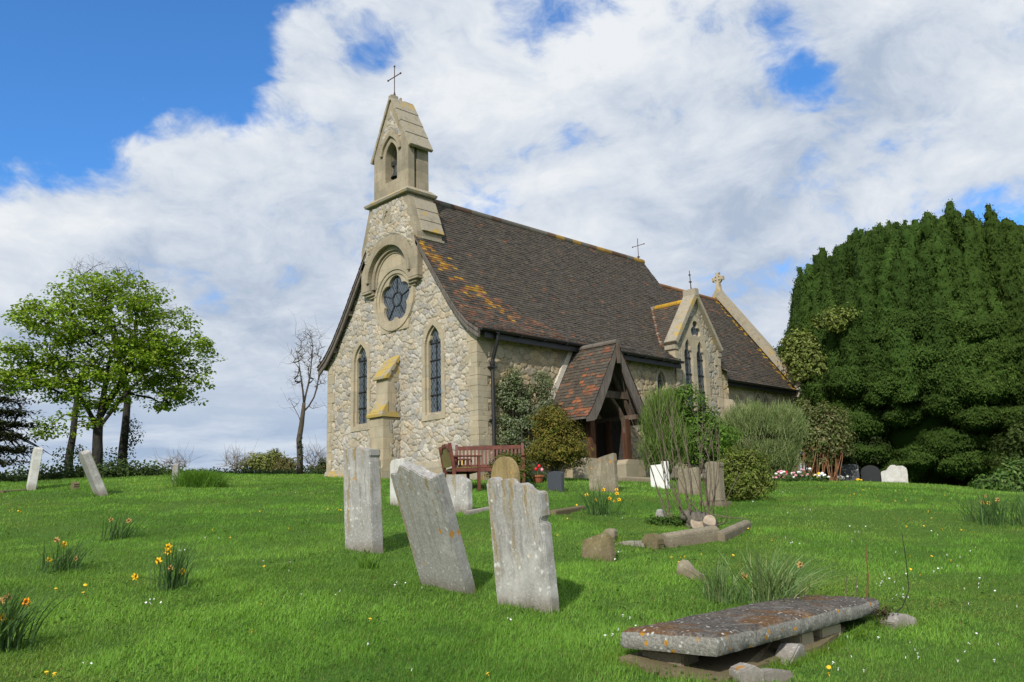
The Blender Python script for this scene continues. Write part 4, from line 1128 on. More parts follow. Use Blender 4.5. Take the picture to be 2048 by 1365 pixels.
stone('gravestone', p, .42, .10, [(0, .72), (.1, .78), (.4, .80), (1, .78)], 'grave_white', 'pale gravestone mostly hidden behind the leaning stone', GG)
p = at(915, 1026)
stone('gravestone', p, .62, .10, [(0, .50), (.1, .565), (.3, .60), (.5, .60), (.75, .56), (.9, .51), (1, .47)], 'grave_grey', 'low lichened gravestone with curved top standing in front of the wooden armchair bench', GG, lean_f=math.radians(2), lean_s=math.radians(-2), rough=.004)
p = at(1012, 1012)
stone('gravestone', p, .60, .12, [(0, .42)] + [(.5 - .5 * math.cos(PI * k / 14), .42 + .40 * math.sin(PI * k / 14) ** .8) for k in range(15)] + [(1, .42)], 'grave_sand', 'yellowish sandstone gravestone with pointed round head behind the broken stone', GG, bev=.012)
p = at(1112, 982)
stone('gravestone', p, .40, .085, rtop(.40, .05, 10), 'slate', 'small dark slate headstone standing alone on the grass', GG, lean_f=math.radians(1), bev=.005)
p = at(1208, 984)
stone('gravestone', p, .70, .10, [(0, .55), (.02, .66), (.3, .69), (.6, .72), (.97, .75), (1, .74), (1, .6)], 'grave_dull', 'weathered brownish flat topped gravestone behind the yellow daffodils', GG, lean_f=math.radians(4), lean_s=math.radians(-4), rough=.006)
p = at(1321, 976)
wb = thing('gravestone', p, 'bright white headstone with a stepped top behind the bare shoots', 'gravestone', GG)
mb = MB(); mb.prism([(-.22, -.2), (.22, -.2), (.22, .49), (-.08, .50), (-.08, .56), (-.22, .56)], lambda a, b, c: (c, a, b), -.05, .05); mb.build('slab', MATS['white_paint'], wb, bevel=.006)
p = at(1381, 990)
stone('gravestone', p, .46, .09, [(0, .40), (.03, .50), (.97, .52), (1, .42)], 'grave_dull', 'dull grey headstone behind the cluster of bare shoots', GG, rz=.1)
p = at(1434, 1012)
ts = thing('gravestone', p, 'upright grey stone on a stepped base beside the round green shrub', 'gravestone', GG)
mb = MB(); mb.prism([(-.20, -.2), (.20, -.2), (.20, .07), (-.20, .07)], lambda a, b, c: (c, a, b), -.15, .15); mb.build('base', MATS['grave_dull'], ts, bevel=.012)
mb = MB(); mb.prism([(-.13, .072), (.13, .072), (.13, .62), (.15, .66), (.14, .71), (.04, .74), (-.05, .70), (-.14, .72), (-.15, .66), (-.13, .62)], lambda a, b, c: (c, a, b), -.075, .075); mb.build('slab', MATS['grave_dull'], ts, bevel=.012)
# thin white stones on the left
p = at(62, 978)
stone('gravestone', p, .62, .17, [(0, .86), (.1, .93), (.5, .98), (.9, .95), (1, .90)], 'grave_white', 'tall narrow white gravestone seen edge on, before the dark tree', GG, lean_f=math.radians(5), rz=-.20, rough=.004)
p = at(203, 991)
stone('gravestone', p, .60, .16, [(0, .86), (.1, .93), (.5, .97), (.9, .95), (1, .90)], 'grave_plain', 'grey gravestone tilted steeply, seen edge on in front of the leafy tree', GG, lean_f=math.radians(-24), rz=-.20, rough=.004)
p = at(351, 969)
stone('gravestone', p, .44, .13, [(0, .40), (.1, .46), (.5, .50), (1, .46)], 'grave_plain', 'short grey gravestone beside the tuft of long grass', GG, rz=-.5, lean_s=.05)
p = at(150, 979)
stone('stone_stub', p, .22, .12, [(0, .10), (.4, .17), (1, .12)], 'grave_mossy', 'low brown stub of stone in the grass between two leaning white stones', None, rough=.01, cat='stone')
# by the yew
p = at(1693, 966)
s1 = at_d(1693, 34.5)
stone('gravestone', s1, .70, .12, rtop(.66, .06, 10), 'speckled_granite', 'dark speckled granite headstone with white flowers at its foot', GG, rz=.35, bev=.006)
s2 = at_d(1736, 35.2)
stone('gravestone', s2, .66, .10, rtop(.66, .22, 14), 'black_granite', 'black round headed headstone under the yew', GG, rz=.35, bev=.006)
s3 = at_d(1783, 34.0)
stone('gravestone', s3, .86, .14, [(0, .45), (.04, .50), (.22, .53), (.30, .62), (.40, .70), (.55, .70), (.62, .66), (.85, .66), (.97, .58), (1, .5)], 'grave_white', 'pale pinkish gravestone with broken shoulder under the yew', GG, rz=.35, rough=.006)
s4 = at_d(1612, 34.0)
stone('gravestone', s4, .55, .1, [(0, .28), (.2, .42), (.45, .42), (.55, .36), (.8, .42), (1, .34)], 'grave_dull', 'low brown gravestone in front of the ivy stems', GG, rz=.35)
# fallen fragments
p = at(1197, 1120)
stone('stone_fragment', p, .42, .07, [(0, .20), (.02, .235), (.3, .25), (.6, .265), (.75, .285), (.92, .22), (1, .05)], 'grave_mossy', 'mossy triangular slab fragment tilted in the grass', 'broken stone fragments', lean_f=math.radians(14), lean_s=math.radians(-8), rough=.005, cat='stone')
p = at(1381, 1157)
stone('stone_fragment', p, .28, .09, [(0, .05), (.08, .14), (.28, .17), (.45, .13), (.62, .09), (.8, .06), (1, .03)], 'grave_dull', 'small jagged stone fragment in the grass beside the long daffodil leaves', 'broken stone fragments', lean_f=math.radians(10), rough=.006, cat='stone')
p = at(1221, 1082)
stone('stone_fragment', p, .15, .12, [(0, .10), (.3, .15), (.8, .14), (1, .11)], 'grave_dull', 'small squared kerb stub just behind the mossy slab fragment', 'broken stone fragments', rz=.3, rough=.006, cat='stone')
p = at(1306, 1096)
stone('stone_fragment', p, .22, .15, [(0, .08), (.2, .165), (.6, .17), (1, .09)], 'grave_mossy', 'rounded brown stub at the left end of the long kerb stone', 'broken stone fragments', rz=.1, rough=.008, cat='stone')
p = at(1263, 1089)
stone('stone_fragment', p, .36, .2, [(0, .01), (.3, .045), (.8, .04), (1, .0)], 'grave_grey', 'flat pale stone sunk in the turf between two stubs', 'broken stone fragments', rz=.4, rough=.006, cat='stone')
p = at(1322, 1043)
stone('stone_fragment', p, .12, .09, [(0, .10), (.3, .17), (.8, .16), (1, .08)], 'grave_grey', 'little white patched stone at the foot of the left hand shoots', 'broken stone fragments', rough=.006, cat='stone')


def kerb(pa, pb, h, w, label, zt=0.0, m='grave_dull'):
    a = at(*pa); b = at(*pb); L = math.hypot(b[0] - a[0], b[1] - a[1])
    mb = MB(); mb.prism([(-w / 2, -.12), (w / 2, -.12), (w / 2, h * .72), (w * .22, h), (-w * .22, h), (-w / 2, h * .72)], lambda p_, q_, c: (c, p_, q_), 0, L)
    o = mb.build('grave_kerb', MATS[m], bevel=.008)
    o['kind'] = 'thing'; solo(o, a, label, 'kerb stone', 'grave kerb stones', rz=math.atan2(b[1] - a[1], b[0] - a[0]))
    o.rotation_euler = (0, -math.atan2(b[2] - a[2] + zt, L), math.atan2(b[1] - a[1], b[0] - a[0])); return o
kerb((1326, 1094), (1432, 1079), .15, .16, 'long mossy kerb stone lying in front of the tree stump', .02)
kerb((1440, 1083), (1494, 1058), .12, .13, 'shorter kerb stone slanting away at the right of the tree stump')
kerb((932, 1030), (985, 1020), .06, .10, 'thin pale kerb edge running behind the broken topped gravestone', m='grave_grey')
kerb((1105, 1030), (1165, 1020), .07, .12, 'sunken dark kerb beside the daffodils', m='grave_mossy')
kerb((1240, 962), (1308, 966), .12, .2, 'low stone kerb between the porch pier and the white headstone', m='grave_dull')
kerb((0, 987), (48, 984), .06, .14, 'brown kerb edge at the foot of the tall white stone', m='grave_mossy')

# ------------------------------------------------------------------ ledger slab on broken supports
def plz(px, py, z):
    R = ray(px, py); t_ = (z - CAM[2]) / R[2]; return CAM + R * t_
ZB = -1.34
FC = plz(1435, 1314.6, ZB); LC = plz(1231, 1303, ZB); RC_ = plz(1733, 1232, ZB)
ax = (RC_ - FC); LEN = np.linalg.norm(ax) + .26; ang = math.atan2(ax[1], ax[0]); WID = np.linalg.norm(LC - FC) + .02
tomb = thing('ledger_tomb', (FC[0], FC[1], float(gz(FC[0], FC[1])[0])), 'large weathered ledger slab with orange lichen, raised on broken stone supports', 'tomb', rz=ang)
zb = ZB - tomb.location.z
sl = MB()
TH = .118
lp = [(0, 0), (LEN, 0), (LEN + .04, WID * .5), (LEN - .02, WID), (0, WID)]
def slab_grid():
    # top surface as a fine sheet with worn relief, sides as strips
    nx, ny = 190, 60; b_ = .030
    u = np.linspace(0, 1, nx); v = np.linspace(0, 1, ny); Ug, Vg = np.meshgrid(u, v, indexing='ij')
    wob = (fbm(Ug * 9, Vg * 4, 3, 77) - .44) * .03
    X = -.0 + Ug * LEN + np.where(Ug > .98, wob, 0); Y = Vg * WID + (fbm(Ug * 14, Vg * 0 + 3, 4, 78) - .46) * .03 * np.clip(np.abs(Vg - .5) * 8 - 3, 0, 1)
    dist_e = np.minimum(np.minimum(Ug, 1 - Ug) * LEN, np.minimum(Vg, 1 - Vg) * WID)
    Z = zb + TH - np.clip(1 - dist_e / b_, 0, 1) ** 1.3 * .020 + (fbm(X * 4, Y * 4, 4, 70) - .46) * .022 + (fbm(X * 22, Y * 22, 2, 71) - .37) * .008
    sl.add(np.stack([X, Y, Z], -1).reshape(-1, 3), np.array([(i * ny + j, (i + 1) * ny + j, (i + 1) * ny + j + 1, i * ny + j + 1) for i in range(nx - 1) for j in range(ny - 1)]))
    edge = [(i, 0) for i in range(nx)] + [(nx - 1, j) for j in range(1, ny)] + [(i, ny - 1) for i in range(nx - 2, -1, -1)] + [(0, j) for j in range(ny - 2, 0, -1)]
    P = np.array([(X[i, j], Y[i, j], Z[i, j]) for i, j in edge]); k = len(P)
    rows = [P]
    nrm = np.roll(P, -1, 0) - np.roll(P, 1, 0); nrm = np.stack([nrm[:, 1], -nrm[:, 0]], -1); nrm /= np.linalg.norm(nrm, axis=1)[:, None] + 1e-9
    for f_ in (.25, .5, .75, 1.0):
        Q = P.copy(); Q[:, 2] = P[:, 2] * (1 - f_) + zb * f_
        s_ = np.arange(k) * .05; o_ = (fbm(s_ * 3, f_ * 6 + s_ * 0, 3, 72) - .44) * .02 + (.010 if f_ < 1 else -.004)
        Q[:, :2] += nrm * o_[:, None]; rows.append(Q)
    V = np.concatenate(rows); F = [(r_ * k + i, r_ * k + (i + 1) % k, (r_ + 1) * k + (i + 1) % k, (r_ + 1) * k + i) for r_ in range(4) for i in range(k)]
    sl.add(V, np.array(F)); 
    base = np.concatenate([rows[-1]]); sl.prism([(p_[0], p_[1]) for p_ in base[::3]], lambda a, b, c: (a, b, c), zb, zb + .002)
slab_grid(); sl.build('slab', MATS['slab_stone'], tomb, smooth=True)
def sup(pts, y0, y1, m='grave_grey', rot=0.0, off=(0, 0, 0), name='support'):
    mb = MB(); mb.prism(pts, lambda a, b, c: (a, c, b), y0, y1); o = mb.build(name, MATS[m], tomb, bevel=.01)
    o.rotation_euler = (0, 0, rot); o.location = off; return o
sup([(0, -.2), (.36, -.13), (.56, .02), (.52, .095), (.44, .10), (.12, -.06)], -.10, .04, rot=.06, off=(.55, .02, 0))
sup([(0, -.2), (.26, -.2), (.24, zb - .012), (.04, zb - .012)], 0, .40, 'ashlar', off=(1.22, .05, 0))
sup([(0, -.2), (.34, -.2), (.34, zb - .012), (.0, zb - .012)], 0, .40, 'ashlar', rot=-.03, off=(1.62, .06, 0))
sup([(0, -.2), (.2, -.2), (.2, zb - .012), (.0, zb - .012)], 0, .3, 'grave_dull', off=(.10, .30, 0))
sup([(0, -.10), (.16, -.10), (.17, .06), (.10, .10), (.01, .075)], -.02, .12, 'grave_grey', rot=-.5, off=(.05, -.10, .0), name='broken_piece')
sup([(0, -.10), (.32, -.10), (.30, .03), (.15, .055), (.02, .05)], -.04, .05, 'grave_grey', rot=-.30, off=(.16, -.13, .0), name='broken_piece')
bs = MB()
def g_loc(a, b): return float(gz(FC[0] + a * math.cos(ang) - b * math.sin(ang), FC[1] + a * math.sin(ang) + b * math.cos(ang))[0]) - tomb.location.z
bl_ = [(-.10, .06), (.02, -.05), (.50, .03), (1.4, -.02), (LEN - .5, .08), (LEN - .2, WID * .6), (1.0, WID - .06), (-.05, WID + .0), (-.13, WID * .5)]
bs.add([(a, b, g_loc(a, b) + .025 + .012 * (k % 2)) for k, (a, b) in enumerate(bl_)] + [(a, b, g_loc(a, b) - .2) for a, b in bl_] + [(LEN * .5, WID * .4, g_loc(LEN * .5, WID * .4) + .04)],
       [(i_, (i_ + 1) % 9, 18) for i_ in range(9)] + [(i_, 9 + i_, 9 + (i_ + 1) % 9, (i_ + 1) % 9) for i_ in range(9)])
bs.build('base_slab', MATS['grave_mossy'], tomb)
p = at(1797, 1252)
stone('stone_fragment', p, .24, .16, [(0, .03), (.2, .07), (.6, .09), (1, .05)], 'grave_grey', 'flat lichened stone lying at the right end of the ledger slab', 'broken stone fragments', rz=1.2, rough=.006, cat='stone')

# ------------------------------------------------------------------ benches
def bench(p, L, rz, label, kind):
    t_ = thing('bench', p, label, 'bench', 'wooden benches by the church', rz)
    W_ = 'bench_wood'; HB = .93 if kind == 'slats' else .90
    # local: x along the bench, +y is the back, the sitter looks to -y
    for sx_ in (-1, 1):
        x = sx_ * (L / 2 - .035)
        b = MB(); b.bar((x, .24, -.05), (x, .25, .42), .07, .06, up=(1, 0, 0)); b.bar((x, .25, .42), (x, .34, HB + .02), .07, .06, up=(1, 0, 0)); b.build('leg', MATS[W_], t_, bevel=.006)
        b = MB(); b.box((x - .035, -.30, -.05), (x + .035, -.24, .63)); b.build('leg', MATS[W_], t_, bevel=.006)
        b = MB(); b.box((x - .04, -.34, .631), (x + .04, .25, .665)); b.build('armrest', MATS[W_], t_, bevel=.008)
        b = MB(); b.box((x - .02, -.24, .33), (x + .02, .22, .40)); b.build('side_rail', MATS[W_], t_, bevel=.005)
    s = MB()
    for i in range(6): s.box((-L / 2 + .06, -.285 + i * .085, .405), (L / 2 - .06, -.21 + i * .085, .43))
    s.build('seat', MATS['bench_wood' if kind == 'slats' else 'bench_algae'], t_, bevel=.005)
    s = MB(); s.box((-L / 2 + .07, -.295, .32), (L / 2 - .07, -.26, .40)); s.build('front_rail', MATS[W_], t_, bevel=.005)
    k = MB(); yb = lambda z: .25 + (z - .42) * .18
    if kind == 'slats':
        k.bar((-L / 2 + .07, yb(.87), .87), (L / 2 - .07, yb(.87), .87), .045, .085); k.bar((-L / 2 + .07, yb(.47), .47), (L / 2 - .07, yb(.47), .47), .04, .06)
        n_ = int(L / .085)
        for i in range(n_):
            x = -L / 2 + .11 + (L - .22) * i / (n_ - 1); k.bar((x, yb(.49), .49), (x, yb(.83), .83), .042, .018, up=(0, 1, 0))
        k.build('backrest', MATS[W_], t_, bevel=.004)
    else:
        top = [(-L / 2 + .07 + (L - .14) * i / 20, .82 + .11 * math.sin(PI * i / 20) ** 2 - .03 * math.sin(3 * PI * i / 20) ** 2) for i in range(21)]
        k.prism([(-L / 2 + .07, .46), (L / 2 - .07, .46)] + [(a, b - .05) for a, b in top[::-1]], lambda a, b, c: (a, yb(b) + c, b), -.012, .012)
        k.build('backrest', MATS['bench_algae'], t_, bevel=.003)
        k = MB(); k.prism([(a, b - .05) for a, b in top] + [(a, b + .025) for a, b in top[::-1]], lambda a, b, c: (a, yb(b) + c, b), -.028, .028); k.build('top_rail', MATS[W_], t_, bevel=.006)
    return t_
p = at(980, 975); VA = math.atan2(p[1] - CAM[1], p[0] - CAM[0])
bench(p, 1.52, VA - PI / 2 - .03, 'long reddish brown slatted bench facing the graves by the church corner', 'slats')
p = at(922, 982); VA = math.atan2(p[1] - CAM[1], p[0] - CAM[0]); p = p + np.array([math.cos(VA), math.sin(VA), .10]) * .55
bench(p, 1.15, VA + .20, 'shorter brown bench seen from its end, with curved yellow green panel back', 'panel')

# ------------------------------------------------------------------ pots and little things by the graves
p = at(1076, 966)
mb = MB(); mb.add(*(lambda n_: ([(r_ * math.cos(i * 2 * PI / n_), r_ * math.sin(i * 2 * PI / n_), z_) for r_, z_ in ((.09, 0), (.14, .13), (.16, .13), (.16, .17), (.13, .17), (.12, .12), (0.001, .12)) for i in range(n_)], [(j * n_ + i, j * n_ + (i + 1) % n_, (j + 1) * n_ + (i + 1) % n_, (j + 1) * n_ + i) for j in range(6) for i in range(n_)]))(16))
solo(mb.build('plant_pot', MATS['terracotta']), p, 'terracotta bowl on the grass beside the small round bush', 'plant pot')
p = at(1049, 975)
mb = MB(); mb.add(*(lambda n_: ([(r_ * math.cos(i * 2 * PI / n_), r_ * math.sin(i * 2 * PI / n_), z_) for r_, z_ in ((.09, 0), (.12, .16), (.13, .16), (.13, .18), (.10, .18), (.09, .1), (0.001, .1)) for i in range(n_)], [(j * n_ + i, j * n_ + (i + 1) % n_, (j + 1) * n_ + (i + 1) % n_, (j + 1) * n_ + i) for j in range(6) for i in range(n_)]))(16))
solo(mb.build('grave_vase', MATS['green_plastic']), p, 'dark green grave vase under the small round bush', 'vase')
p = at(2029, 985)
stone('stone_fragment', p + np.array([0, 0, 0]), .5, .3, [(0, .06), (.2, .16), (.6, .13), (1, .10)], 'grave_white', 'white stone in the bramble at the edge of the yew', 'broken stone fragments', rough=.02, cat='stone')


# ------------------------------------------------------------------ vegetation builders
def unit(v): return v / (np.linalg.norm(v, axis=-1, keepdims=True) + 1e-9)


def leaves(mb, C, L, Wd, bias, spread, cols, r, fold=0.0, droop=None):
    """rhombus leaves: centres C (N,3), length L, width Wd, normals about bias (N,3)"""
    N = len(C); nrm = unit(bias + r.normal(0, spread, (N, 3)))
    tv = r.normal(0, 1, (N, 3)) if droop is None else droop + r.normal(0, .45, (N, 3))
    tv = unit(tv - nrm * (tv * nrm).sum(1)[:, None]); bv = np.cross(nrm, tv)
    s = r.uniform(.7, 1.25, (N, 1)); a = tv * L * s / 2; b = bv * Wd * s / 2
    V = np.stack([C - a, C + b - a * .1 + nrm * fold * Wd, C + a, C - b - a * .1 + nrm * fold * Wd], 1)
    F = np.arange(4 * N).reshape(N, 4)
    mb.add(V.reshape(-1, 3), F, np.repeat(cols, 4, 0))


def pick(r, n, pal, lo=.7, hi=1.3):
    pal = np.array(pal); return pal[r.integers(0, len(pal), n)] * r.uniform(lo, hi, (n, 1))


def sphere_pts(r, n, shell=.55):
    d = unit(r.normal(0, 1, (n, 3))); return d, d * (shell + (1 - shell) * r.random((n, 1)) ** .5)


def curve3(a, b, k, r, jit, sag=0.0):
    a = np.asarray(a, float); b = np.asarray(b, float); t = np.linspace(0, 1, k)[:, None]; L = np.linalg.norm(b - a)
    p = a * (1 - t) + b * t; p = p + np.sin(PI * t) * r.normal(0, jit * L, 3) + np.array([0, 0, 1.]) * (np.sin(PI * t) * sag * L)
    p[1:-1] += r.normal(0, jit * L * .18, (k - 2, 3)); return p


def branch_tree(trunk, trad, targets, r_tip, seed, step=.35, upbias=.5, jit=.05, expo=.42, extra=()):
    """limbs grown from a trunk polyline to every target by nearest attachment; returns mesh builder"""
    r = np.random.default_rng(seed); nodes = [np.array(p, float) for p in trunk]; par = [-1] + list(range(len(trunk) - 1)); nt = len(trunk); chains = []; lead = []
    for k0, pts in extra:
        ids = [k0]; prev = k0
        for p_ in pts: nodes.append(np.array(p_, float)); par.append(prev); prev = len(nodes) - 1; ids.append(prev)
        lead.append(ids)
    tg = np.array(targets); order = np.argsort(np.linalg.norm(tg - nodes[-1], axis=1) + r.normal(0, .15, len(tg)))
    lowlim = max(1, int(nt * .45))
    for i in order:
        T = tg[i]; P = np.array(nodes); dv = T - P; d = np.linalg.norm(dv, axis=1)
        cost = d + upbias * np.clip(P[:, 2] - T[2] + .25 * d, 0, None); cost[:lowlim] += 50; cost[nt - 1] += .4
        k = int(np.argmin(cost)); n = max(2, int(d[k] / step)); pts = curve3(nodes[k], T, n + 1, r, jit)
        ids = [k]; prev = k
        for p_ in pts[1:]: nodes.append(p_); par.append(prev); prev = len(nodes) - 1; ids.append(prev)
        chains.append(ids)
    cnt = np.zeros(len(nodes)); 
    for c in chains: cnt[c[-1]] += 1
    for i in range(len(nodes) - 1, 0, -1): cnt[par[i]] += cnt[i]
    rad = r_tip * np.maximum(cnt, 1) ** expo
    mb = MB(); mb.tube(np.array(trunk), np.array(trad), 10)
    for c in lead:
        rr = np.maximum(rad[c], r_tip); rr[0] = min(rr[1] * 1.3, trad[c[0]]); mb.tube([nodes[i] for i in c], rr, 7)
    for c in chains:
        rr = rad[c].copy(); rr[0] = min(rr[0], rr[1] * 1.15); rr[-1] = r_tip * .5
        if c[0] < nt: rr[0] = min(rr[1] * 1.3, trad[c[0]])
        mb.tube([nodes[i] for i in c], rr, 5 if rr[0] < .03 else 7, cap=False)
    return mb, np.array(nodes), rad


def pxm(d): return d / FPX


def ell_targets(r, blobs, d, n, depth=None, shell=.2):
    """points filling ellipsoids given by their outline in the photo at distance d"""
    areas = np.array([b[2] * b[3] for b in blobs], float); out = []
    for b, k in zip(blobs, r.multinomial(n, areas / areas.sum())):
        c = zpix(b[0], b[1], d + (b[4] if len(b) > 4 else 0)); dv = np.array([c[0] - CAM[0], c[1] - CAM[1], 0]); dv /= np.linalg.norm(dv); sd_ = np.array([dv[1], -dv[0], 0])
        _, p = sphere_pts(r, k, shell); m_ = pxm(d)
        dd = depth if depth else .8 * (b[2] + b[3]) / 2 * m_
        out.append(c + sd_ * (p[:, :1] * b[2] * m_) + np.array([0, 0, 1.]) * (p[:, 1:2] * b[3] * m_) + dv * (p[:, 2:] * dd))
    return np.concatenate(out)


def twigs_to(base, targets, r, rad0, rad1, k=6, jit=.06, n=5, sag=.08):
    mb = MB()
    for T in targets: mb.tube(curve3(base + r.normal(0, .05, 3) * np.array([1, 1, 0]), T, k, r, jit, sag), np.linspace(rad0, rad1, k), n, cap=False)
    return mb


def shrub(name, label, cat, px, d, blobs, n_cl, per, leaf, pal, rad_cl, seed, m='leaf', stem='bark', group=None, stems=7, stem_r=.03, lo=.6, hi=1.35, py=None, droop=None, shell=.45, aspect=.5, upn=.35, part_name='foliage', depth=None):
    r = np.random.default_rng(seed)
    base = at(px, py) if py else at_d(px, d); d = dist_of(base) if py else d
    t_ = thing(name, base, label, cat, group); off = base
    cl = ell_targets(r, blobs, d, n_cl, depth, shell); cl[:, 2] = np.maximum(cl[:, 2], gz(cl[:, 0], cl[:, 1]) + .03)
    ctr = cl.mean(0)
    fo = MB()
    for c in cl:
        dirs, p = sphere_pts(r, per, .35); P = c + p * rad_cl * r.uniform(.7, 1.25) * np.array([1, 1, .75])
        out_ = unit((P - ctr)[None])[0] if per == 1 else unit(P - ctr)
        leaves(fo, P, leaf, leaf * aspect, dirs * .5 + out_ * .6 + np.array([0, 0, upn]), .35, pick(r, per, pal, lo, hi) * r.uniform(.8, 1.2), r, .15, droop)
    fo.build(part_name, MATS[m], t_, off=off)
    if stems:
        idx = r.choice(len(cl), min(stems, len(cl)), replace=False)
        b3 = np.array(base) - np.array([0, 0, .08]); twigs_to(b3, cl[idx], r, stem_r, .006).build('stems', MATS[stem], t_, off=off)
    return t_


# ------------------------------------------------------------------ trees on the left
r = np.random.default_rng(5)
MAPLE_PAL = [(.20, .33, .026), (.24, .36, .032), (.16, .28, .022), (.28, .37, .045), (.22, .29, .04)]
def leafy_tree(label, px, d, trunk_px, trad, blobs, n, per, leaf, pal, seed, rad_cl=.38, r_tip=.010, leaders=()):
    base = at_d(px, d); r = np.random.default_rng(seed); t_ = thing('leafy_tree', base, label, 'tree', 'trees beyond the churchyard')
    trunk = [np.array(base) - np.array([0, 0, .15])] + [zpix(a, b, d) for a, b in trunk_px]
    tg = ell_targets(r, blobs, d, n, None, .25)
    mb, nodes, _ = branch_tree(trunk, trad, tg, r_tip, seed, .45, .6, .06, extra=[(k0, [zpix(a, b, d + o_) for a, b, o_ in pts]) for k0, pts in leaders])
    mb.build('trunk', MATS['dark_bark'], t_, off=base, smooth=True)
    fo = MB()
    for c in tg:
        k = int(per * r.uniform(.5, 1.4)); _, p = sphere_pts(r, k, .2); P = c + p * rad_cl * r.uniform(.7, 1.2) * np.array([1.15, 1.15, .6]); P[:, 2] -= (p[:, 0] ** 2 + p[:, 1] ** 2) * .10
        leaves(fo, P, leaf, leaf * .72, np.tile([0, 0, .9], (k, 1)) + p * .4, .45, pick(r, k, pal, .7, 1.3) * r.uniform(.8, 1.2), r, .2)
    fo.build('crown', MATS['leaf'], t_, off=base); return t_
leafy_tree('bright green leafy maple tree with a wide crown on the left', 195, 32, [(195, 905), (195, 880), (196, 858), (200, 835), (206, 800), (212, 760), (220, 715)], [.21, .17, .155, .15, .11, .10, .08, .05],
           [(225, 660, 150, 105), (215, 590, 95, 48), (330, 715, 92, 85), (120, 650, 88, 62), (60, 740, 66, 44), (110, 770, 80, 50), (250, 740, 130, 70), (165, 830, 45, 35), (95, 855, 25, 14), (330, 790, 60, 28), (15, 715, 28, 32), (385, 790, 20, 14)], 560, 52, .125, MAPLE_PAL, 21, leaders=[(3, [(212, 838, -.1), (232, 812, -.2), (255, 785, -.3), (280, 760, -.4)]), (3, [(186, 838, .1), (172, 812, .2), (155, 785, .2), (135, 760, .3)]), (4, [(216, 805, .3), (240, 770, .5), (256, 735, .6)])])


def bare_tree(name, label, px, d, trunk_px, trad, blobs, n, seed, m='pale_bark', r_tip=.006, twigs=2, ivy=None, group='trees beyond the churchyard', step=.4, leaders=(), ub=.9):
    base = at_d(px, d); r = np.random.default_rng(seed); t_ = thing(name, base, label, 'tree', group)
    trunk = [np.array(base) - np.array([0, 0, .15])] + [zpix(a, b, d) for a, b in trunk_px]
    tg = ell_targets(r, blobs, d, n, None, .3)
    mb, nodes, _ = branch_tree(trunk, trad, tg, r_tip, seed, step, ub, .07, extra=[(k0, [zpix(a, b, d + o_) for a, b, o_ in pts]) for k0, pts in leaders])
    for c in tg:
        for _k in range(twigs):
            e = c + r.normal(0, .28, 3) + np.array([0, 0, .12]); mb.tube(curve3(c, e, 4, r, .08), [r_tip * .6, r_tip * .5, r_tip * .4, r_tip * .25], 4, cap=False)
    mb.build('trunk', MATS[m], t_, off=base, smooth=True)
    if ivy:
        fo = MB(); P = ell_targets(r, ivy[0], d, ivy[1], .35, .1)
        leaves(fo, P, .09, .07, unit(P - P.mean(0)), .6, pick(r, len(P), ivy[2]), r, .1); fo.build('ivy', MATS['leaf'], t_, off=base)
    return t_
IVYP = [(.035, .06, .02), (.05, .08, .025), (.03, .05, .018)]
bare_tree('bare_tree', 'slim bare tree with ivied lower trunk standing near the west wall of the church', 601, 36, [(600, 915), (598, 880), (603, 850), (606, 825), (608, 806)], [.13, .12, .11, .10, .085, .07],
          [(622, 705, 34, 48), (598, 735, 26, 46), (635, 745, 22, 44), (588, 808, 22, 14), (638, 815, 22, 10), (610, 690, 30, 36), (590, 760, 26, 20), (640, 770, 20, 12)], 210, 33, m='bark', leaders=[(5, [(606, 785, 0), (603, 762, .1), (600, 740, .15), (596, 715, .2), (590, 695, .2)]), (5, [(612, 788, 0), (617, 768, -.1), (621, 745, -.1), (623, 720, -.15), (626, 695, -.1), (622, 675, 0)]), (4, [(618, 812, 0), (628, 795, -.1), (634, 775, -.2), (638, 750, -.2), (640, 725, -.2)]), (3, [(597, 832, .1), (588, 815, .2), (580, 800, .2)])], ivy=([(600, 905, 7, 38), (610, 938, 20, 8)], 260, IVYP))
bare_tree('bare_tree', 'tall bare tree whose twigs show above the leafy maple', 245, 36, [(246, 900), (251, 850), (255, 800), (245, 740), (232, 690), (215, 640)], [.18, .16, .14, .12, .10, .08, .05],
          [(185, 555, 50, 30), (235, 560, 50, 35), (330, 640, 38, 34), (150, 600, 40, 30), (270, 600, 60, 40), (165, 640, 60, 40), (290, 680, 60, 50), (160, 540, 24, 18), (200, 535, 26, 14), (345, 630, 22, 18)], 330, 35, m='dark_bark', ivy=([(258, 880, 15, 55), (265, 870, 22, 30), (225, 915, 22, 20), (240, 940, 18, 10)], 700, IVYP))
bare_tree('ivy_tree', 'leaning tree trunk wrapped in ivy behind the tilted white gravestones', 140, 37, [(139, 910), (146, 870), (150, 830), (156, 780), (170, 730)], [.16, .14, .12, .11, .09, .06],
          [(150, 740, 50, 40), (185, 760, 40, 40)], 40, 37, m='dark_bark', ivy=([(125, 915, 17, 24), (142, 890, 8, 40), (155, 905, 20, 14)], 420, IVYP))
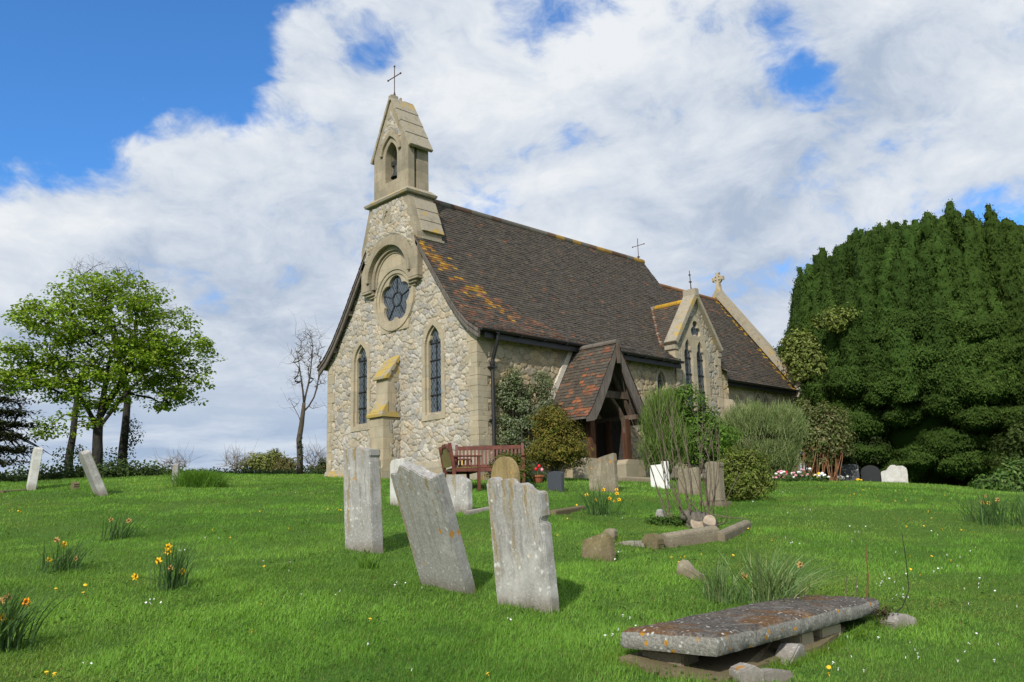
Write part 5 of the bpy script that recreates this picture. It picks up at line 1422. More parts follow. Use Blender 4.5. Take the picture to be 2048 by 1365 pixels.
# dark evergreen at the left edge
r = np.random.default_rng(44); base = at_d(-42, 30); dt = thing('dark_tree', base, 'dark evergreen tree with layered drooping boughs at the left edge', 'tree', 'trees beyond the churchyard')
tgs = np.concatenate([ell_targets(r, [(a, b, w, 6)], 30, k, .8, .1) for a, b, w, k in ((-30, 775, 25, 20), (-10, 800, 45, 60), (0, 825, 50, 70), (5, 850, 45, 70), (0, 875, 45, 70), (10, 900, 45, 60), (-10, 925, 50, 60))])
mb, _, _ = branch_tree([np.array(base) - np.array([0, 0, .2])] + [zpix(-42, y, 30) for y in (900, 850, 800, 770)], [.2, .18, .15, .1, .05], tgs[::3], .008, 45, .5, .2, .05)
for T in ((78, 935), (95, 905), (110, 915), (60, 930)): mb.tube(curve3(zpix(-20, 850, 30), zpix(T[0], T[1], 30), 8, r, .03, .05), np.linspace(.05, .006, 8), 6)
mb.build('trunk', MATS['dark_bark'], dt, off=base)
fo = MB()
for c in tgs:
    k = 12; p = r.normal(0, 1, (k, 3)) * np.array([.24, .24, .05]); leaves(fo, c + p, .16, .05, np.tile([0, 0, 1.], (k, 1)), .5, pick(r, k, [(.032, .042, .018), (.045, .05, .022), (.03, .03, .016)]), r)
fo.build('crown', MATS['needle'], dt, off=base)


def far_twiggy(label, px, d, top, wpx, seed, n=34, m='hazy_twig'):
    base = at_d(px, d); r = np.random.default_rng(seed); b = zpix(px, 950, d); t_ = thing('bare_bush', (b[0], b[1], base[2]), label, 'bush', 'far bushes beyond the crest')
    tg = ell_targets(r, [(px, (top + 945) / 2 - 6, wpx, (945 - top) / 2)], d, n, None, .4)
    mb, _, _ = branch_tree([np.array(base) - np.array([0, 0, .1]), zpix(px, 940, d), zpix(px, 930, d)], [.08, .07, .05], tg, .010, seed, .4, .8, .05)
    for c in tg:
        for _k in range(4): mb.tube(curve3(c, c + r.normal(0, .30, 3) + np.array([0, 0, .25]), 3, r, .05), [.008, .006, .004], 3, cap=False)
    mb.build('branches', MATS[m], t_, off=(b[0], b[1], base[2]))
far_twiggy('pale bare bush far beyond the crest, right of the short grey gravestone', 352, 44, 926, 30, 51)
far_twiggy('bare twiggy bush on the skyline halfway between maple and church', 472, 44, 912, 20, 52, 40)
far_twiggy('small bare saplings at the foot of the slim bare tree', 622, 40, 905, 16, 53, 18)
far_twiggy('bare hedge saplings close against the church wall corner', 645, 42, 915, 9, 54, 14)
shrub('far_bush', 'yellow green bush on the skyline left of the church', 'bush', 520, 46, [(515, 932, 36, 18), (545, 925, 26, 22)], 60, 60, .16, [(.22, .25, .07), (.18, .22, .055), (.25, .26, .10)], .45, 61, group='far bushes beyond the crest', stems=4)
shrub('far_bush', 'brownish green bush just left of the slim bare tree', 'bush', 570, 45, [(572, 932, 20, 14)], 26, 60, .14, [(.17, .15, .06), (.14, .14, .05)], .4, 62, group='far bushes beyond the crest', stems=3)
shrub('far_conifer', 'little dark conifer spire rising out of the skyline bushes', 'tree', 548, 46.5, [(549, 918, 6, 16), (550, 930, 12, 12)], 40, 60, .12, [(.02, .035, .018), (.03, .045, .02)], .25, 63, m='needle', group='far bushes beyond the crest', stems=2)
shrub('far_bush', 'low green bush at the foot of the church corner', 'bush', 640, 40, [(636, 941, 20, 7), (648, 936, 6, 14)], 26, 60, .12, [(.09, .10, .035), (.06, .075, .03)], .3, 64, group='far bushes beyond the crest', stems=3)

# low hedge bank along the far edge of the grass
r = np.random.default_rng(70); hb_ = at_d(160, 31.5); hd_ = thing('hedge', hb_, 'low dark ivy hedge along the edge of the grass under the trees', 'hedge')
fo = MB()
for px in np.arange(-30, 372, 3.2):
    d = 31.5 + 1.2 * math.sin(px * .02); b = at_d(px, d); hgt = (.30 + .28 * float(vnoise(np.array(px * .03), np.array(.5), 3))) * min(1, max(.3, (380 - px) / 110))
    k = 64; P = b + np.stack([r.normal(0, .22, k), r.normal(0, .22, k), np.abs(r.normal(0, .5, k)) * hgt], -1)
    leaves(fo, P, .10, .07, np.tile([-.4, -.4, .7], (k, 1)), .5, pick(r, k, [(.05, .085, .022), (.035, .06, .018), (.07, .11, .03)]), r)
fo.build('foliage', MATS['leaf'], hd_, off=hb_)
r = np.random.default_rng(71); hb_ = at_d(500, 38); hd_ = thing('hedge', hb_, 'thin line of rough dark growth along the crest between the trees and the church', 'hedge')
fo = MB()
for px in np.arange(372, 652, 3):
    b = at_d(px, 38); k = 26; P = b + np.stack([r.normal(0, .2, k), r.normal(0, .2, k), np.abs(r.normal(0, .10, k))], -1)
    leaves(fo, P, .10, .05, np.tile([-.4, -.4, .7], (k, 1)), .5, pick(r, k, [(.05, .085, .022), (.035, .06, .018)]), r)
fo.build('foliage', MATS['leaf'], hd_, off=hb_)

# ------------------------------------------------------------------ the great yew
def yew():
    r = np.random.default_rng(81); d = 39.5; base = at_d(1885, d)
    t_ = thing('yew_tree', base, 'huge dark green yew tree with upright columns of dense foliage', 'tree')
    dv = np.array([base[0] - CAM[0], base[1] - CAM[1], 0]); dv /= np.linalg.norm(dv); sd_ = np.array([dv[1], -dv[0], 0])
    B = np.array(base); fo = MB(); inn = MB()
    HZ = np.array([0, .6, 1.5, 3, 5, 6.5, 8.0, 9.2, 10.1, 10.8, 11.4]); HR = np.array([3.2, 4.3, 5.2, 5.75, 5.85, 5.7, 5.4, 5.0, 4.4, 3.2, .4])
    def R(z): return np.interp(z, HZ, HR)
    pal = [(.034, .066, .012), (.044, .078, .015), (.027, .054, .010), (.054, .088, .018)]
    def place(a, ra, z): return B + sd_ * (ra * math.cos(a)) + dv * (ra * math.sin(a) * .92) + np.array([0, 0, z])
    def mass(prof, axis, n_leaf, s1, a1, s2, a2, tint, seed, nz, lift):
        """a bumpy mass of foliage: radius profile along a bent axis, roughened by knobs and clad in needle sprays"""
        na = 26; t01 = np.linspace(0, 1, nz); th_ = np.arange(na) * 2 * PI / na
        A_ = np.stack([np.interp(t01, np.linspace(0, 1, len(axis)), np.array(axis)[:, k]) for k in range(3)], -1); rr = np.interp(t01, np.linspace(0, 1, len(prof)), prof)
        def surf(tt, th):
            c = np.stack([np.interp(tt, t01, A_[:, k]) for k in range(3)], -1); rad = np.interp(tt, t01, rr)
            dr = np.stack([np.cos(th), np.sin(th), np.zeros_like(th)], -1); P = c + dr * rad[..., None]
            q = (billow3(P / s1 + seed, 1) - .55) * a1 + (billow3(P / s2 + seed, 2) - .55) * a2
            return c + dr * np.maximum(rad + q * np.clip(rad / .2, 0, 1), .02)[..., None] + np.array([0, 0, 1.]) * (q * .5)[..., None], dr
        T, Th = np.meshgrid(t01, th_, indexing='ij'); V, _ = surf(T, Th)
        Vi = V - (V - A_[:, None, :]) * .09
        i_, j_ = np.meshgrid(np.arange(nz - 1), np.arange(na), indexing='ij'); F = np.stack([i_ * na + j_, i_ * na + (j_ + 1) % na, (i_ + 1) * na + (j_ + 1) % na, (i_ + 1) * na + j_], -1).reshape(-1, 4)
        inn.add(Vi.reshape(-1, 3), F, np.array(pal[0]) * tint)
        w_ = np.maximum(rr, .03); cdf = np.cumsum(w_) / w_.sum(); tt = np.interp(r.random(n_leaf), cdf, t01); th = r.uniform(0, 2 * PI, n_leaf)
        P, dr = surf(tt, th); e_ = .01; P2, _ = surf(np.clip(tt + e_, 0, 1), th); slope = unit(P2 - P)
        front = ((P - CAM)[:, 0] * dv[0] + (P - CAM)[:, 1] * dv[1]) < d + 2.5; P, dr, slope = P[front], dr[front], slope[front]; n = len(P)
        tip = unit(dr * .55 + np.array([0, 0, .9]) * lift)
        leaves(fo, P + r.normal(0, .03, (n, 3)) + dr * .03, .11, .046, dr + np.array([0, 0, .35]), .30, pick(r, n, pal, .78, 1.28) * tint, r, .1, tip)
    cols = []
    for k in range(30000):
        if len(cols) > 250: break
        a = r.uniform(PI * .90, 2.10 * PI) if k % 9 else r.uniform(0, PI); rr = r.uniform(.0, 1.0) ** .5
        x, y = rr * math.cos(a), rr * math.sin(a)
        if any((x - q_[0]) ** 2 + (y - q_[1]) ** 2 < .080 ** 2 for q_ in cols): continue
        cols.append((x, y, a, rr))
    for k, (x, y, a, rr) in enumerate(cols):
        zt = np.interp(rr, [0, .5, .72, .86, .94, 1.0], [10.7, 10.5, 9.95, 9.1, 7.8, 5.9]) + r.normal(0, .27); z0 = max(3.0, zt - r.uniform(4.5, 6.5)); rad0 = rr * 5.5
        ax_ = [place(a, rad0 + .35, z0), place(a, rad0 + .28, zt * .45 + z0 * .55), place(a, rad0 + .05, zt)]; big = r.uniform(.28, .46)
        pr = [big * q_ for q_ in (.5, .95, 1.05, 1.05, 1.04, 1.02, 1.0, .97, .92, .84, .72, .52, .2)]
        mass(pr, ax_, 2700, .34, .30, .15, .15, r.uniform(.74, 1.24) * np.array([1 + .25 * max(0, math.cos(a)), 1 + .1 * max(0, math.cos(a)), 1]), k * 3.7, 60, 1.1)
    bl_ = []
    for k in range(9000):
        if len(bl_) > 105: break
        a = r.uniform(PI * .90, 2.10 * PI) if k % 8 else r.uniform(0, PI); z = r.uniform(.5, 6.0); p_ = place(a, R(z), z)
        if any(np.linalg.norm((p_ - q_[0]) * np.array([1, 1, 1.5])) < 1.12 for q_ in bl_): continue
        bl_.append((p_, a, z))
    for k, (p_, a, z) in enumerate(bl_):
        ra = R(z) * r.uniform(.88, 1.0); W_ = r.uniform(.72, 1.12); hh = W_ * r.uniform(.55, .72)
        if z < 1.6 and math.sin(a * 5 + 1.2) > .35: ra *= .84
        c0 = place(a, ra - W_ * .45, z - hh * .9); c1 = place(a, ra - W_ * .30, z + hh * .9)
        pr = [W_ * math.sqrt(max(0, 1 - q_ * q_)) for q_ in np.linspace(-.98, 1, 13)]
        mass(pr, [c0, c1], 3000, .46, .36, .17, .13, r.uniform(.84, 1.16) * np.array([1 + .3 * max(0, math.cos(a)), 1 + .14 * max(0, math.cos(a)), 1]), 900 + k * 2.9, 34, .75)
    fo.build('crown', MATS['needle'], t_, off=base)
    # shaded inner boughs
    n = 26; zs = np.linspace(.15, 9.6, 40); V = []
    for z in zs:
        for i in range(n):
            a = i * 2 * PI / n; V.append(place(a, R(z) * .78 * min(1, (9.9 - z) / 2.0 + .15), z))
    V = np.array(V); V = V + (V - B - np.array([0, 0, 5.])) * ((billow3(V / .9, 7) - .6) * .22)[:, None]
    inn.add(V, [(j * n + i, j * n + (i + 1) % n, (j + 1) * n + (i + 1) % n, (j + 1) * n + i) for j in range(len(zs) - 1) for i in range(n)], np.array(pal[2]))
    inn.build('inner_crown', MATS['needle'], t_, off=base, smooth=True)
    tr = MB()
    for k in range(7):
        o_ = r.normal(0, .4, 2); tr.tube([B + np.array([o_[0], o_[1], -.2]), B + np.array([o_[0] * 1.6, o_[1] * 1.6, 2.2]), B + np.array([o_[0] * 3.4, o_[1] * 3.4, 6])], [.5, .38, .2], 10)
    tr.build('trunk', MATS['bark'], t_, off=base)
yew()

# ------------------------------------------------------------------ shrubs about the church
GREY = [(.20, .24, .14), (.16, .205, .10), (.27, .295, .20), (.125, .175, .07)]
shrub('wall_shrub', 'grey green shrub growing up the wall between the downpipe and the porch', 'shrub', 1040, 23.0, [(1035, 830, 40, 55), (1075, 800, 30, 40), (1025, 770, 24, 32), (1060, 870, 45, 35), (1010, 870, 22, 40), (1095, 840, 20, 40), (1085, 770, 18, 24), (1005, 790, 16, 28)], 260, 60, .075, GREY, .22, 91, stems=14, stem_r=.025, group='shrubs along the south wall', depth=.38)
shrub('small_yew', 'dark olive young yew bush with a bare stem beside the porch', 'shrub', 1106, 21.2, [(1118, 880, 46, 38), (1100, 850, 34, 34), (1140, 905, 38, 26), (1090, 905, 34, 26), (1108, 825, 18, 20)], 230, 70, .085, [(.11, .12, .022), (.16, .135, .028), (.085, .105, .02), (.19, .145, .035)], .24, 92, m='needle', stems=12, stem_r=.05, group='shrubs along the south wall', aspect=.3, depth=.55)
shrub('round_bush', 'small round dark green bush between the bench and the tulips', 'bush', 1022, 18.6, [(1022, 938, 42, 30), (1022, 952, 40, 20)], 130, 60, .06, [(.09, .115, .022), (.07, .095, .02), (.12, .13, .03)], .16, 93, m='needle', stems=8, stem_r=.02, group='shrubs along the south wall', aspect=.35, py=978)


def broom(label, px, d, blobs, n, seed, pal, spread=.42, ln=(.22, .55)):
    base = at_d(px, d); r = np.random.default_rng(seed); n = int(n * 2.3); t_ = thing('broom_shrub', base, label, 'shrub', 'shrubs along the south wall')
    P = ell_targets(r, blobs, d, n, .7, .0); P = P + r.normal(0, .10, (n, 3)); P[:, 2] = np.maximum(P[:, 2], base[2] + .05); P = P[vnoise3(P * 1.9, seed) > .26]; n = len(P); fo = MB(); B = np.array(base)
    dirs = unit((P - B) * np.array([.7, .7, 1]) + np.array([0, 0, .6]) + r.normal(0, spread, (n, 3))); L = r.uniform(*ln, (n, 1))
    view = unit(P - CAM); side = unit(np.cross(dirs, unit(r.normal(0, 1, (n, 3)))))
    w = .0055; a = P - dirs * L * .6; e = P + dirs * L * .4; bend = r.normal(0, .04, (n, 3))
    V = np.stack([a - side * w, a + side * w, P + bend + side * w, P + bend - side * w, e], 1); k = np.arange(n)[:, None] * 5
    fo.add(V.reshape(-1, 3), k + np.array([[0, 1, 2, 3]]), np.repeat(pick(r, n, pal), 5, 0)); fo.f.append(k + np.array([[3, 2, 4]]) + fo.n - 5 * n)
    fo.build('foliage', MATS['leaf'], t_, off=base)
    twigs_to(B - np.array([0, 0, .1]), P[r.choice(n, 40)], r, .02, .005).build('stems', MATS['twig'], t_, off=base)
BR1 = [(.17, .26, .06), (.13, .21, .045), (.21, .29, .09), (.10, .16, .035)]
broom('feathery green broom shrub just right of the porch', 1325, 24.0, [(1325, 830, 36, 50), (1310, 880, 30, 50), (1345, 880, 34, 50), (1335, 805, 20, 18)], 5000, 95, BR1)
broom('broad grey green broom shrub hiding the chancel wall', 1520, 27.5, [(1500, 850, 55, 42), (1560, 850, 45, 40), (1530, 890, 60, 40), (1470, 880, 26, 36), (1560, 905, 30, 40)], 17000, 96, [(.25, .32, .13), (.19, .26, .09), (.31, .35, .18), (.14, .20, .07)], .6, (.18, .45))
shrub('leafy_shrub', 'fresh bright green leafy shrub below the twin lancet window', 'shrub', 1385, 24.4, [(1380, 810, 34, 36), (1400, 860, 34, 44), (1360, 850, 26, 44), (1440, 880, 34, 26), (1405, 900, 40, 36), (1352, 795, 14, 20)], 190, 60, .10, [(.11, .205, .03), (.085, .165, .025), (.13, .22, .04)], .26, 97, stems=9, group='shrubs along the south wall', depth=.6)
shrub('round_bush', 'dense yellow green bush in front of the broom, right of the upright grey stone', 'bush', 1482, 15.2, [(1478, 945, 44, 42), (1500, 965, 40, 34), (1460, 975, 30, 26), (1505, 925, 24, 26)], 210, 66, .065, [(.19, .24, .045), (.15, .205, .04), (.24, .26, .08), (.12, .17, .035)], .17, 98, stems=12, stem_r=.02, group='shrubs along the south wall', py=1003, aspect=.42)
t_ = shrub('stem_shrub', 'tall shrub of reddish upright stems topped with mottled leaves by the chancel end', 'shrub', 1630, 33.5, [(1620, 830, 34, 30), (1655, 850, 40, 36), (1600, 870, 24, 30), (1680, 875, 24, 36), (1640, 890, 44, 40), (1610, 910, 24, 30)], 240, 44, .11, [(.15, .20, .06), (.26, .26, .14), (.11, .16, .045), (.21, .20, .09)], .30, 99, stems=0, group='shrubs along the south wall')
r = np.random.default_rng(100); bs_ = np.array(t_.location); mb = MB()
for k in range(34):
    px = r.uniform(1588, 1672); a = at_d(px, 33.3 + r.normal(0, .3)); mb.tube(curve3(a, zpix(px + r.normal(8, 12), r.uniform(850, 890), 33.4), 5, r, .03), np.linspace(.022, .012, 5), 5, cap=False)
mb.build('stems', MATS['red_stem'], t_, off=bs_)
shrub('ivy_shrub', 'pale green ivy clump spilling out at the left foot of the yew', 'shrub', 1605, 36.0, [(1605, 690, 30, 26), (1590, 715, 20, 20), (1625, 730, 34, 26), (1605, 745, 20, 14), (1645, 650, 12, 12)], 130, 46, .16, [(.20, .25, .065), (.16, .21, .05), (.25, .28, .09)], .38, 101, stems=0, stem_r=.05, group='shrubs by the yew')
shrub('ivy_shrub', 'small pale ivy sprays hanging high on the left flank of the yew', 'shrub', 1668, 34.6, [(1668, 640, 22, 14), (1700, 628, 12, 12), (1655, 625, 12, 9)], 34, 30, .15, [(.22, .26, .07), (.17, .22, .055)], .34, 102, stems=0, stem_r=.02, group='shrubs by the yew')
shrub('dark_hedge', 'brownish dark bush showing behind the east end of the chancel', 'bush', 1600, 41, [(1598, 790, 28, 45), (1610, 840, 34, 45), (1592, 750, 18, 24), (1650, 800, 40, 50)], 120, 60, .17, [(.07, .06, .025), (.05, .055, .02), (.085, .065, .03)], .5, 103, stems=5, group='shrubs by the yew')
shrub('laurel_bush', 'dark glossy bush in the shade behind the speckled headstone', 'bush', 1720, 35.8, [(1705, 900, 36, 30), (1745, 895, 26, 34), (1690, 930, 24, 18), (1675, 880, 24, 34)], 120, 50, .13, [(.045, .07, .02), (.06, .085, .028), (.035, .055, .016)], .34, 104, stems=5, group='shrubs by the yew')
shrub('bramble', 'tangle of bramble and laurel leaves at the right edge below the yew', 'bush', 2010, 26.5, [(1985, 970, 30, 12), (2015, 955, 22, 20), (2045, 975, 26, 12), (2030, 935, 12, 8)], 90, 40, .12, [(.10, .19, .04), (.075, .145, .035), (.15, .22, .07)], .26, 105, stems=8, group='shrubs by the yew')
shrub('hedge_bush', 'shadowy green bush behind the bramble at the right edge', 'bush', 2060, 33, [(2040, 915, 40, 40), (2080, 880, 50, 60)], 110, 60, .14, [(.07, .10, .025), (.05, .08, .02)], .4, 106, stems=6, group='shrubs by the yew')

# ------------------------------------------------------------------ coppiced stump with its shoots
p = at(1402, 1060); D0 = dist_of(p); VA = math.atan2(p[1] - CAM[1], p[0] - CAM[0]); vx = np.array([math.cos(VA), math.sin(VA), 0]); sx_ = np.array([vx[1], -vx[0], 0]); uz = np.array([0, 0, 1.])
stp = thing('tree_stump', p, 'knobbly cut stump with a spray of long bare shoots inside the broken kerb', 'tree stump')
P0 = np.array(p); m_ = pxm(D0); mb = MB(); r = np.random.default_rng(120)
def blob(mb, c, rx, ry, rz, n=12, seed=0, amp=.18):
    th_ = np.linspace(0, PI, n); ph = np.linspace(0, 2 * PI, 2 * n, endpoint=False); T, Ph = np.meshgrid(th_, ph, indexing='ij')
    q_ = 1 + (fbm(T * 2 + seed, Ph * 1.3 + np.abs(np.sin(Ph)) , 3, seed) - .44) * amp * 2
    V = np.stack([c[0] + rx * q_ * np.sin(T) * np.cos(Ph), c[1] + ry * q_ * np.sin(T) * np.sin(Ph), c[2] + rz * q_ * np.cos(T)], -1).reshape(-1, 3); k = 2 * n
    mb.add(V, [(j * k + i, (j + 1) * k + i, (j + 1) * k + (i + 1) % k, j * k + (i + 1) % k) for j in range(n - 1) for i in range(k)])
for a, b, rx, rz in ((1398, 1040, 30, 16), (1378, 1032, 20, 12), (1412, 1044, 20, 18), (1425, 1048, 14, 14), (1388, 1050, 20, 12)):
    blob(mb, zpix(a, b, D0 + .12), rx * m_, rx * m_ * .8, rz * m_, 10, a)
mb.tube([zpix(1418, 1058, D0 + .1), zpix(1419, 1044, D0 - .08)], [.10, .088], 14); mb.tube([zpix(1396, 1052, D0 + .2), zpix(1395, 1046, D0 - .05)], [.11, .10], 14)
mb.build('trunk', MATS['pale_bark'], stp, off=P0, smooth=True)
for (a, b, dd, rr) in ((1419, 1043, D0 - .084, .082), (1395, 1045.5, D0 - .054, .092)):
    mb = MB(); c = zpix(a, b, dd); nn_ = unit(-vx * .9 + uz * .25); e1 = unit(np.cross(nn_, uz)); e2 = np.cross(e1, nn_)
    mb.add([c + nn_ * .012] + [c + e1 * rr * math.cos(q_) + e2 * rr * math.sin(q_) * 1.1 for q_ in np.arange(18) * 2 * PI / 18], [(0, i + 1, (i + 1) % 18 + 1) for i in range(18)]); mb.build('cut_face', MATS['cut_wood'], stp, off=P0)
shoots = [(1335, 1035, 1262, 838), (1338, 1035, 1292, 790), (1332, 1035, 1285, 870), (1342, 1033, 1318, 800), (1345, 1034, 1326, 900)]
for k in range(19):
    bx = r.uniform(1352, 1428); fx = (bx - 1395) / 40; shoots.append((bx, r.uniform(1020, 1034), 1372 + fx * 62 + r.normal(0, 24), r.uniform(765, 920)))
shoots += [(1360, 1025, 1354, 752), (1398, 1022, 1400, 765), (1415, 1025, 1446, 815), (1425, 1030, 1418, 842)]
for (a, b, c, e) in shoots:
    mb = MB(); dd = r.normal(0, .10); A = zpix(a, b, D0 + dd * .4); E_ = zpix(c, e, D0 + dd * 2.2); L = np.linalg.norm(E_ - A)
    pts = curve3(A, E_, 9, r, .035); mb.tube(pts, np.linspace(.0085, .0026, 9) * r.uniform(.75, 1.15), 5)
    if r.random() < .5:
        q_ = pts[5]; mb.tube(curve3(q_, q_ + unit(E_ - A) * L * .28 + sx_ * r.normal(0, .10), 4, r, .04), [.004, .0035, .003, .002], 4)
    mb.build('shoot', MATS['twig'], stp, off=P0)
for pts in ([(1432, 1052), (1448, 1046), (1455, 1028), (1452, 1000), (1480, 945)], [(1425, 1030), (1460, 1036), (1495, 1038)]):
    mb = MB(); mb.tube([zpix(a, b, D0 - .05) for a, b in pts], np.linspace(.010, .004, len(pts)), 5); mb.build('shoot', MATS['twig'], stp, off=P0)
shrub('weed_patch', 'low green weeds growing inside the broken kerb beside the stump', 'plant', 1345, D0 + .2, [(1335, 1052, 34, 10), (1360, 1046, 20, 8)], 46, 30, .05, [(.06, .12, .02), (.08, .15, .03)], .10, 121, stems=0)

# sticks beside the ledger slab
for (pts, m2, lab, r0) in (([(1733, 1200), (1736, 1150), (1731, 1090)], 'red_stem', 'reddish bare stick standing behind the right end of the ledger slab', .008), ([(1716, 1196), (1712, 1170), (1716, 1148)], 'twig', 'short bare stick just left of the reddish one', .005), ([(1697, 1196), (1691, 1172), (1694, 1155)], 'twig', 'short forked stick farthest left behind the ledger slab', .005), ([(1776, 1228), (1805, 1214), (1818, 1180), (1812, 1120), (1804, 1068)], 'dark_bark', 'tall curved dark twig rising at the right end of the ledger slab', .005)):
    a = at(pts[0][0], pts[0][1] + 10); d = dist_of(a); mb = MB(); W3 = [np.array(a)] + [zpix(x, y, d) for x, y in pts[1:]]
    mb.tube(W3, np.linspace(r0, r0 * .55, len(W3)), 6); o = mb.build('bare_stick', MATS[m2], off=a); solo(o, a, lab, 'stick', 'bare sticks by the slab')
shrub('thorn_sprig', 'small brown thorny sprig against the right end of the ledger slab', 'plant', 1768, 7.3, [(1768, 1226, 14, 14)], 20, 16, .022, [(.09, .05, .03), (.07, .09, .03)], .05, 122, stems=10, stem_r=.003, py=1250, stem='dark_bark')

# ------------------------------------------------------------------ daffodils and other flowers
def blades(mb, base, n, h, w, rad, r, pal, lean=(0, 0), spread=.55, seg=5):
    B = np.asarray(base, float); off = r.normal(0, rad, (n, 2)); a = r.uniform(0, 2 * PI, n)
    gx = B[0] + off[:, 0]; gy = B[1] + off[:, 1]; z = gz(gx, gy) - .01
    H = h * r.uniform(.55, 1.15, n); sp = spread * r.uniform(.1, 1, n)
    out_ = np.stack([np.cos(a), np.sin(a)], -1) * sp[:, None] + off / (rad + 1e-6) * .22 * spread + np.array(lean)
    s = np.linspace(0, 1, seg + 1); wv = np.array([1, 1, .95, .8, .55, .05])[:seg + 1] * w / 2
    sidev = np.stack([-np.sin(a + .6), np.cos(a + .6)], -1)
    C = np.stack([gx[:, None] + out_[:, :1] * H[:, None] * (s ** 1.9), gy[:, None] + out_[:, 1:] * H[:, None] * (s ** 1.9), z[:, None] + H[:, None] * (s - .28 * (np.linalg.norm(out_, axis=1) ** 1.3)[:, None] * s ** 2.4)], -1)
    S3 = np.concatenate([sidev, np.zeros((n, 1))], 1)[:, None, :] * wv[None, :, None]
    V = np.stack([C - S3, C + S3], 2).reshape(n, -1, 3); k = (seg + 1) * 2; F = []
    for j in range(seg): F.append(np.arange(n)[:, None] * k + np.array([[2 * j, 2 * j + 1, 2 * j + 3, 2 * j + 2]]))
    mb.add(V.reshape(-1, 3), np.concatenate(F), np.repeat(pick(r, n, pal, .7, 1.3), k, 0))


DAF = [(.075, .145, .05), (.09, .17, .055), (.06, .12, .04), (.11, .19, .07), (.12, .20, .06)]
DAF2 = [(.17, .27, .10), (.20, .31, .13), (.14, .23, .08), (.26, .31, .14), (.12, .21, .07)]
FL = {}
def flower_mesh(kind):
    if kind in FL: return FL[kind]
    mb = MB()
    for k in range(6):
        a = k * PI / 3; c, s = math.cos(a), math.sin(a); q_ = lambda u, v, w: (w, u * c - v * s, u * s + v * c)
        mb.add([q_(.004, 0, 0), q_(.02, -.012, -.003), q_(.036, 0, .004), q_(.02, .012, -.003)], [(0, 1, 2, 3)])
    n = 10
    V = [(w, r_ * math.cos(i * 2 * PI / n), r_ * math.sin(i * 2 * PI / n)) for r_, w in ((.007, 0), (.010, -.016), (.016, -.026)) for i in range(n)]
    mb.add(V, [(j * n + i, j * n + (i + 1) % n, (j + 1) * n + (i + 1) % n, (j + 1) * n + i) for j in range(2) for i in range(n)])
    o = mb.build('flower', MATS[{'y': 'yellow_petal', 'o': 'orange_petal', 'f': 'faded_petal'}[kind]]); FL[kind] = o.data; bpy.data.objects.remove(o); return FL[kind]


def daffodils(label, px, py, wpx, hpx, flowers, seed, n=90, lean=(.0, .0), spread=.6, w=.011, cat='daffodils', name='daffodil_clump', pal=DAF):
    p = at(px, py); d = dist_of(p); r = np.random.default_rng(seed); t_ = thing(name, p, label, cat, 'daffodil clumps in the grass')
    mb = MB(); h = hpx * pxm(d) * 1.02; blades(mb, p, n, h, w, wpx * pxm(d) * .17, r, pal, lean, spread)
    mb.build('leaves', MATS['grass_blade'], t_, off=p)
    for (fx, fy, k) in flowers:
        q_ = zpix(fx, fy, d + r.normal(0, .05)); o = bpy.data.objects.new('flower', flower_mesh(k)); COL.objects.link(o); o.parent = t_; o.location = tuple(q_ - np.array(p))
        to = np.arctan2(CAM[1] - q_[1], CAM[0] - q_[0]) + r.normal(0, .6); sc_ = r.uniform(.85, 1.1); o.scale = (sc_,) * 3
        o.rotation_euler = (r.uniform(0, 1), r.uniform(-.2, .25), to + PI)
        st_ = MB(); st_.tube([np.array(p) + np.array([r.normal(0, .02), r.normal(0, .02), 0]), (np.array(p) + q_) / 2 + np.array([0, 0, .03]), q_ + np.array([0, 0, .004]), q_], [.0035, .0032, .003, .003], 5, col=(.07, .15, .04)); st_.build('stalk', MATS['grass_blade'], t_, off=p)
    return t_
LEANR = tuple(RT[:2] * .30)
daffodils('big daffodil clump with faded orange blooms cut by the left edge', 8, 1300, 90, 105, [(4, 1236, 'y'), (52, 1205, 'o'), (14, 1196, 'f'), (3, 1203, 'f')], 201, 120, LEANR, .6, .012)
daffodils('daffodil clump with two yellow blooms nearest the left edge after the cut off one', 125, 1142, 85, 58, [(128, 1089, 'y'), (98, 1120, 'y'), (114, 1080, 'f'), (151, 1118, 'f')], 202, 90, LEANR)
daffodils('tall thin daffodil clump with several orange yellow blooms left of the big gravestones', 342, 1178, 72, 90, [(337, 1094, 'y'), (336, 1104, 'y'), (317, 1122, 'y'), (364, 1143, 'y'), (341, 1136, 'f'), (270, 1154, 'y')], 203, 80, tuple(RT[:2] * .12), .5)
daffodils('green daffodil clump without open blooms on the left lawn', 236, 1080, 68, 48, [(222, 1040, 'f'), (258, 1042, 'f')], 204, 90, LEANR)
daffodils('daffodil clump with bright yellow blooms in front of the flat topped brown gravestone', 1200, 1030, 78, 68, [(1191, 1001, 'y'), (1233, 980, 'y'), (1234, 988, 'y'), (1219, 998, 'y'), (1229, 1003, 'y'), (1207, 980, 'y'), (1173, 990, 'y'), (1238, 1000, 'y')], 205, 110, (0, 0), .75)
daffodils('pale daffodil leaves behind the slab, left one of the pair', 1443, 1203, 95, 80, [(1487, 1152, 'f')], 206, 150, (0, 0), .8, .009, pal=DAF2)
daffodils('long arching daffodil leaves behind the slab, larger one of the pair', 1545, 1214, 140, 112, [(1600, 1130, 'f')], 207, 260, tuple(RT[:2] * .14), 1.0, .011, pal=DAF2)
daffodils('spreading daffodil clump with fading blooms below the yew', 1985, 1046, 120, 58, [(1965, 1006, 'o'), (1977, 1007, 'y'), (1995, 1000, 'f'), (1970, 993, 'f')], 208, 190, tuple(RT[:2] * .10), .8)
daffodils('grey green daffodil leaves cut by the right edge', 2052, 1050, 50, 60, [], 209, 60)
GT = [(.11, .23, .03), (.15, .28, .04), (.085, .18, .025)]
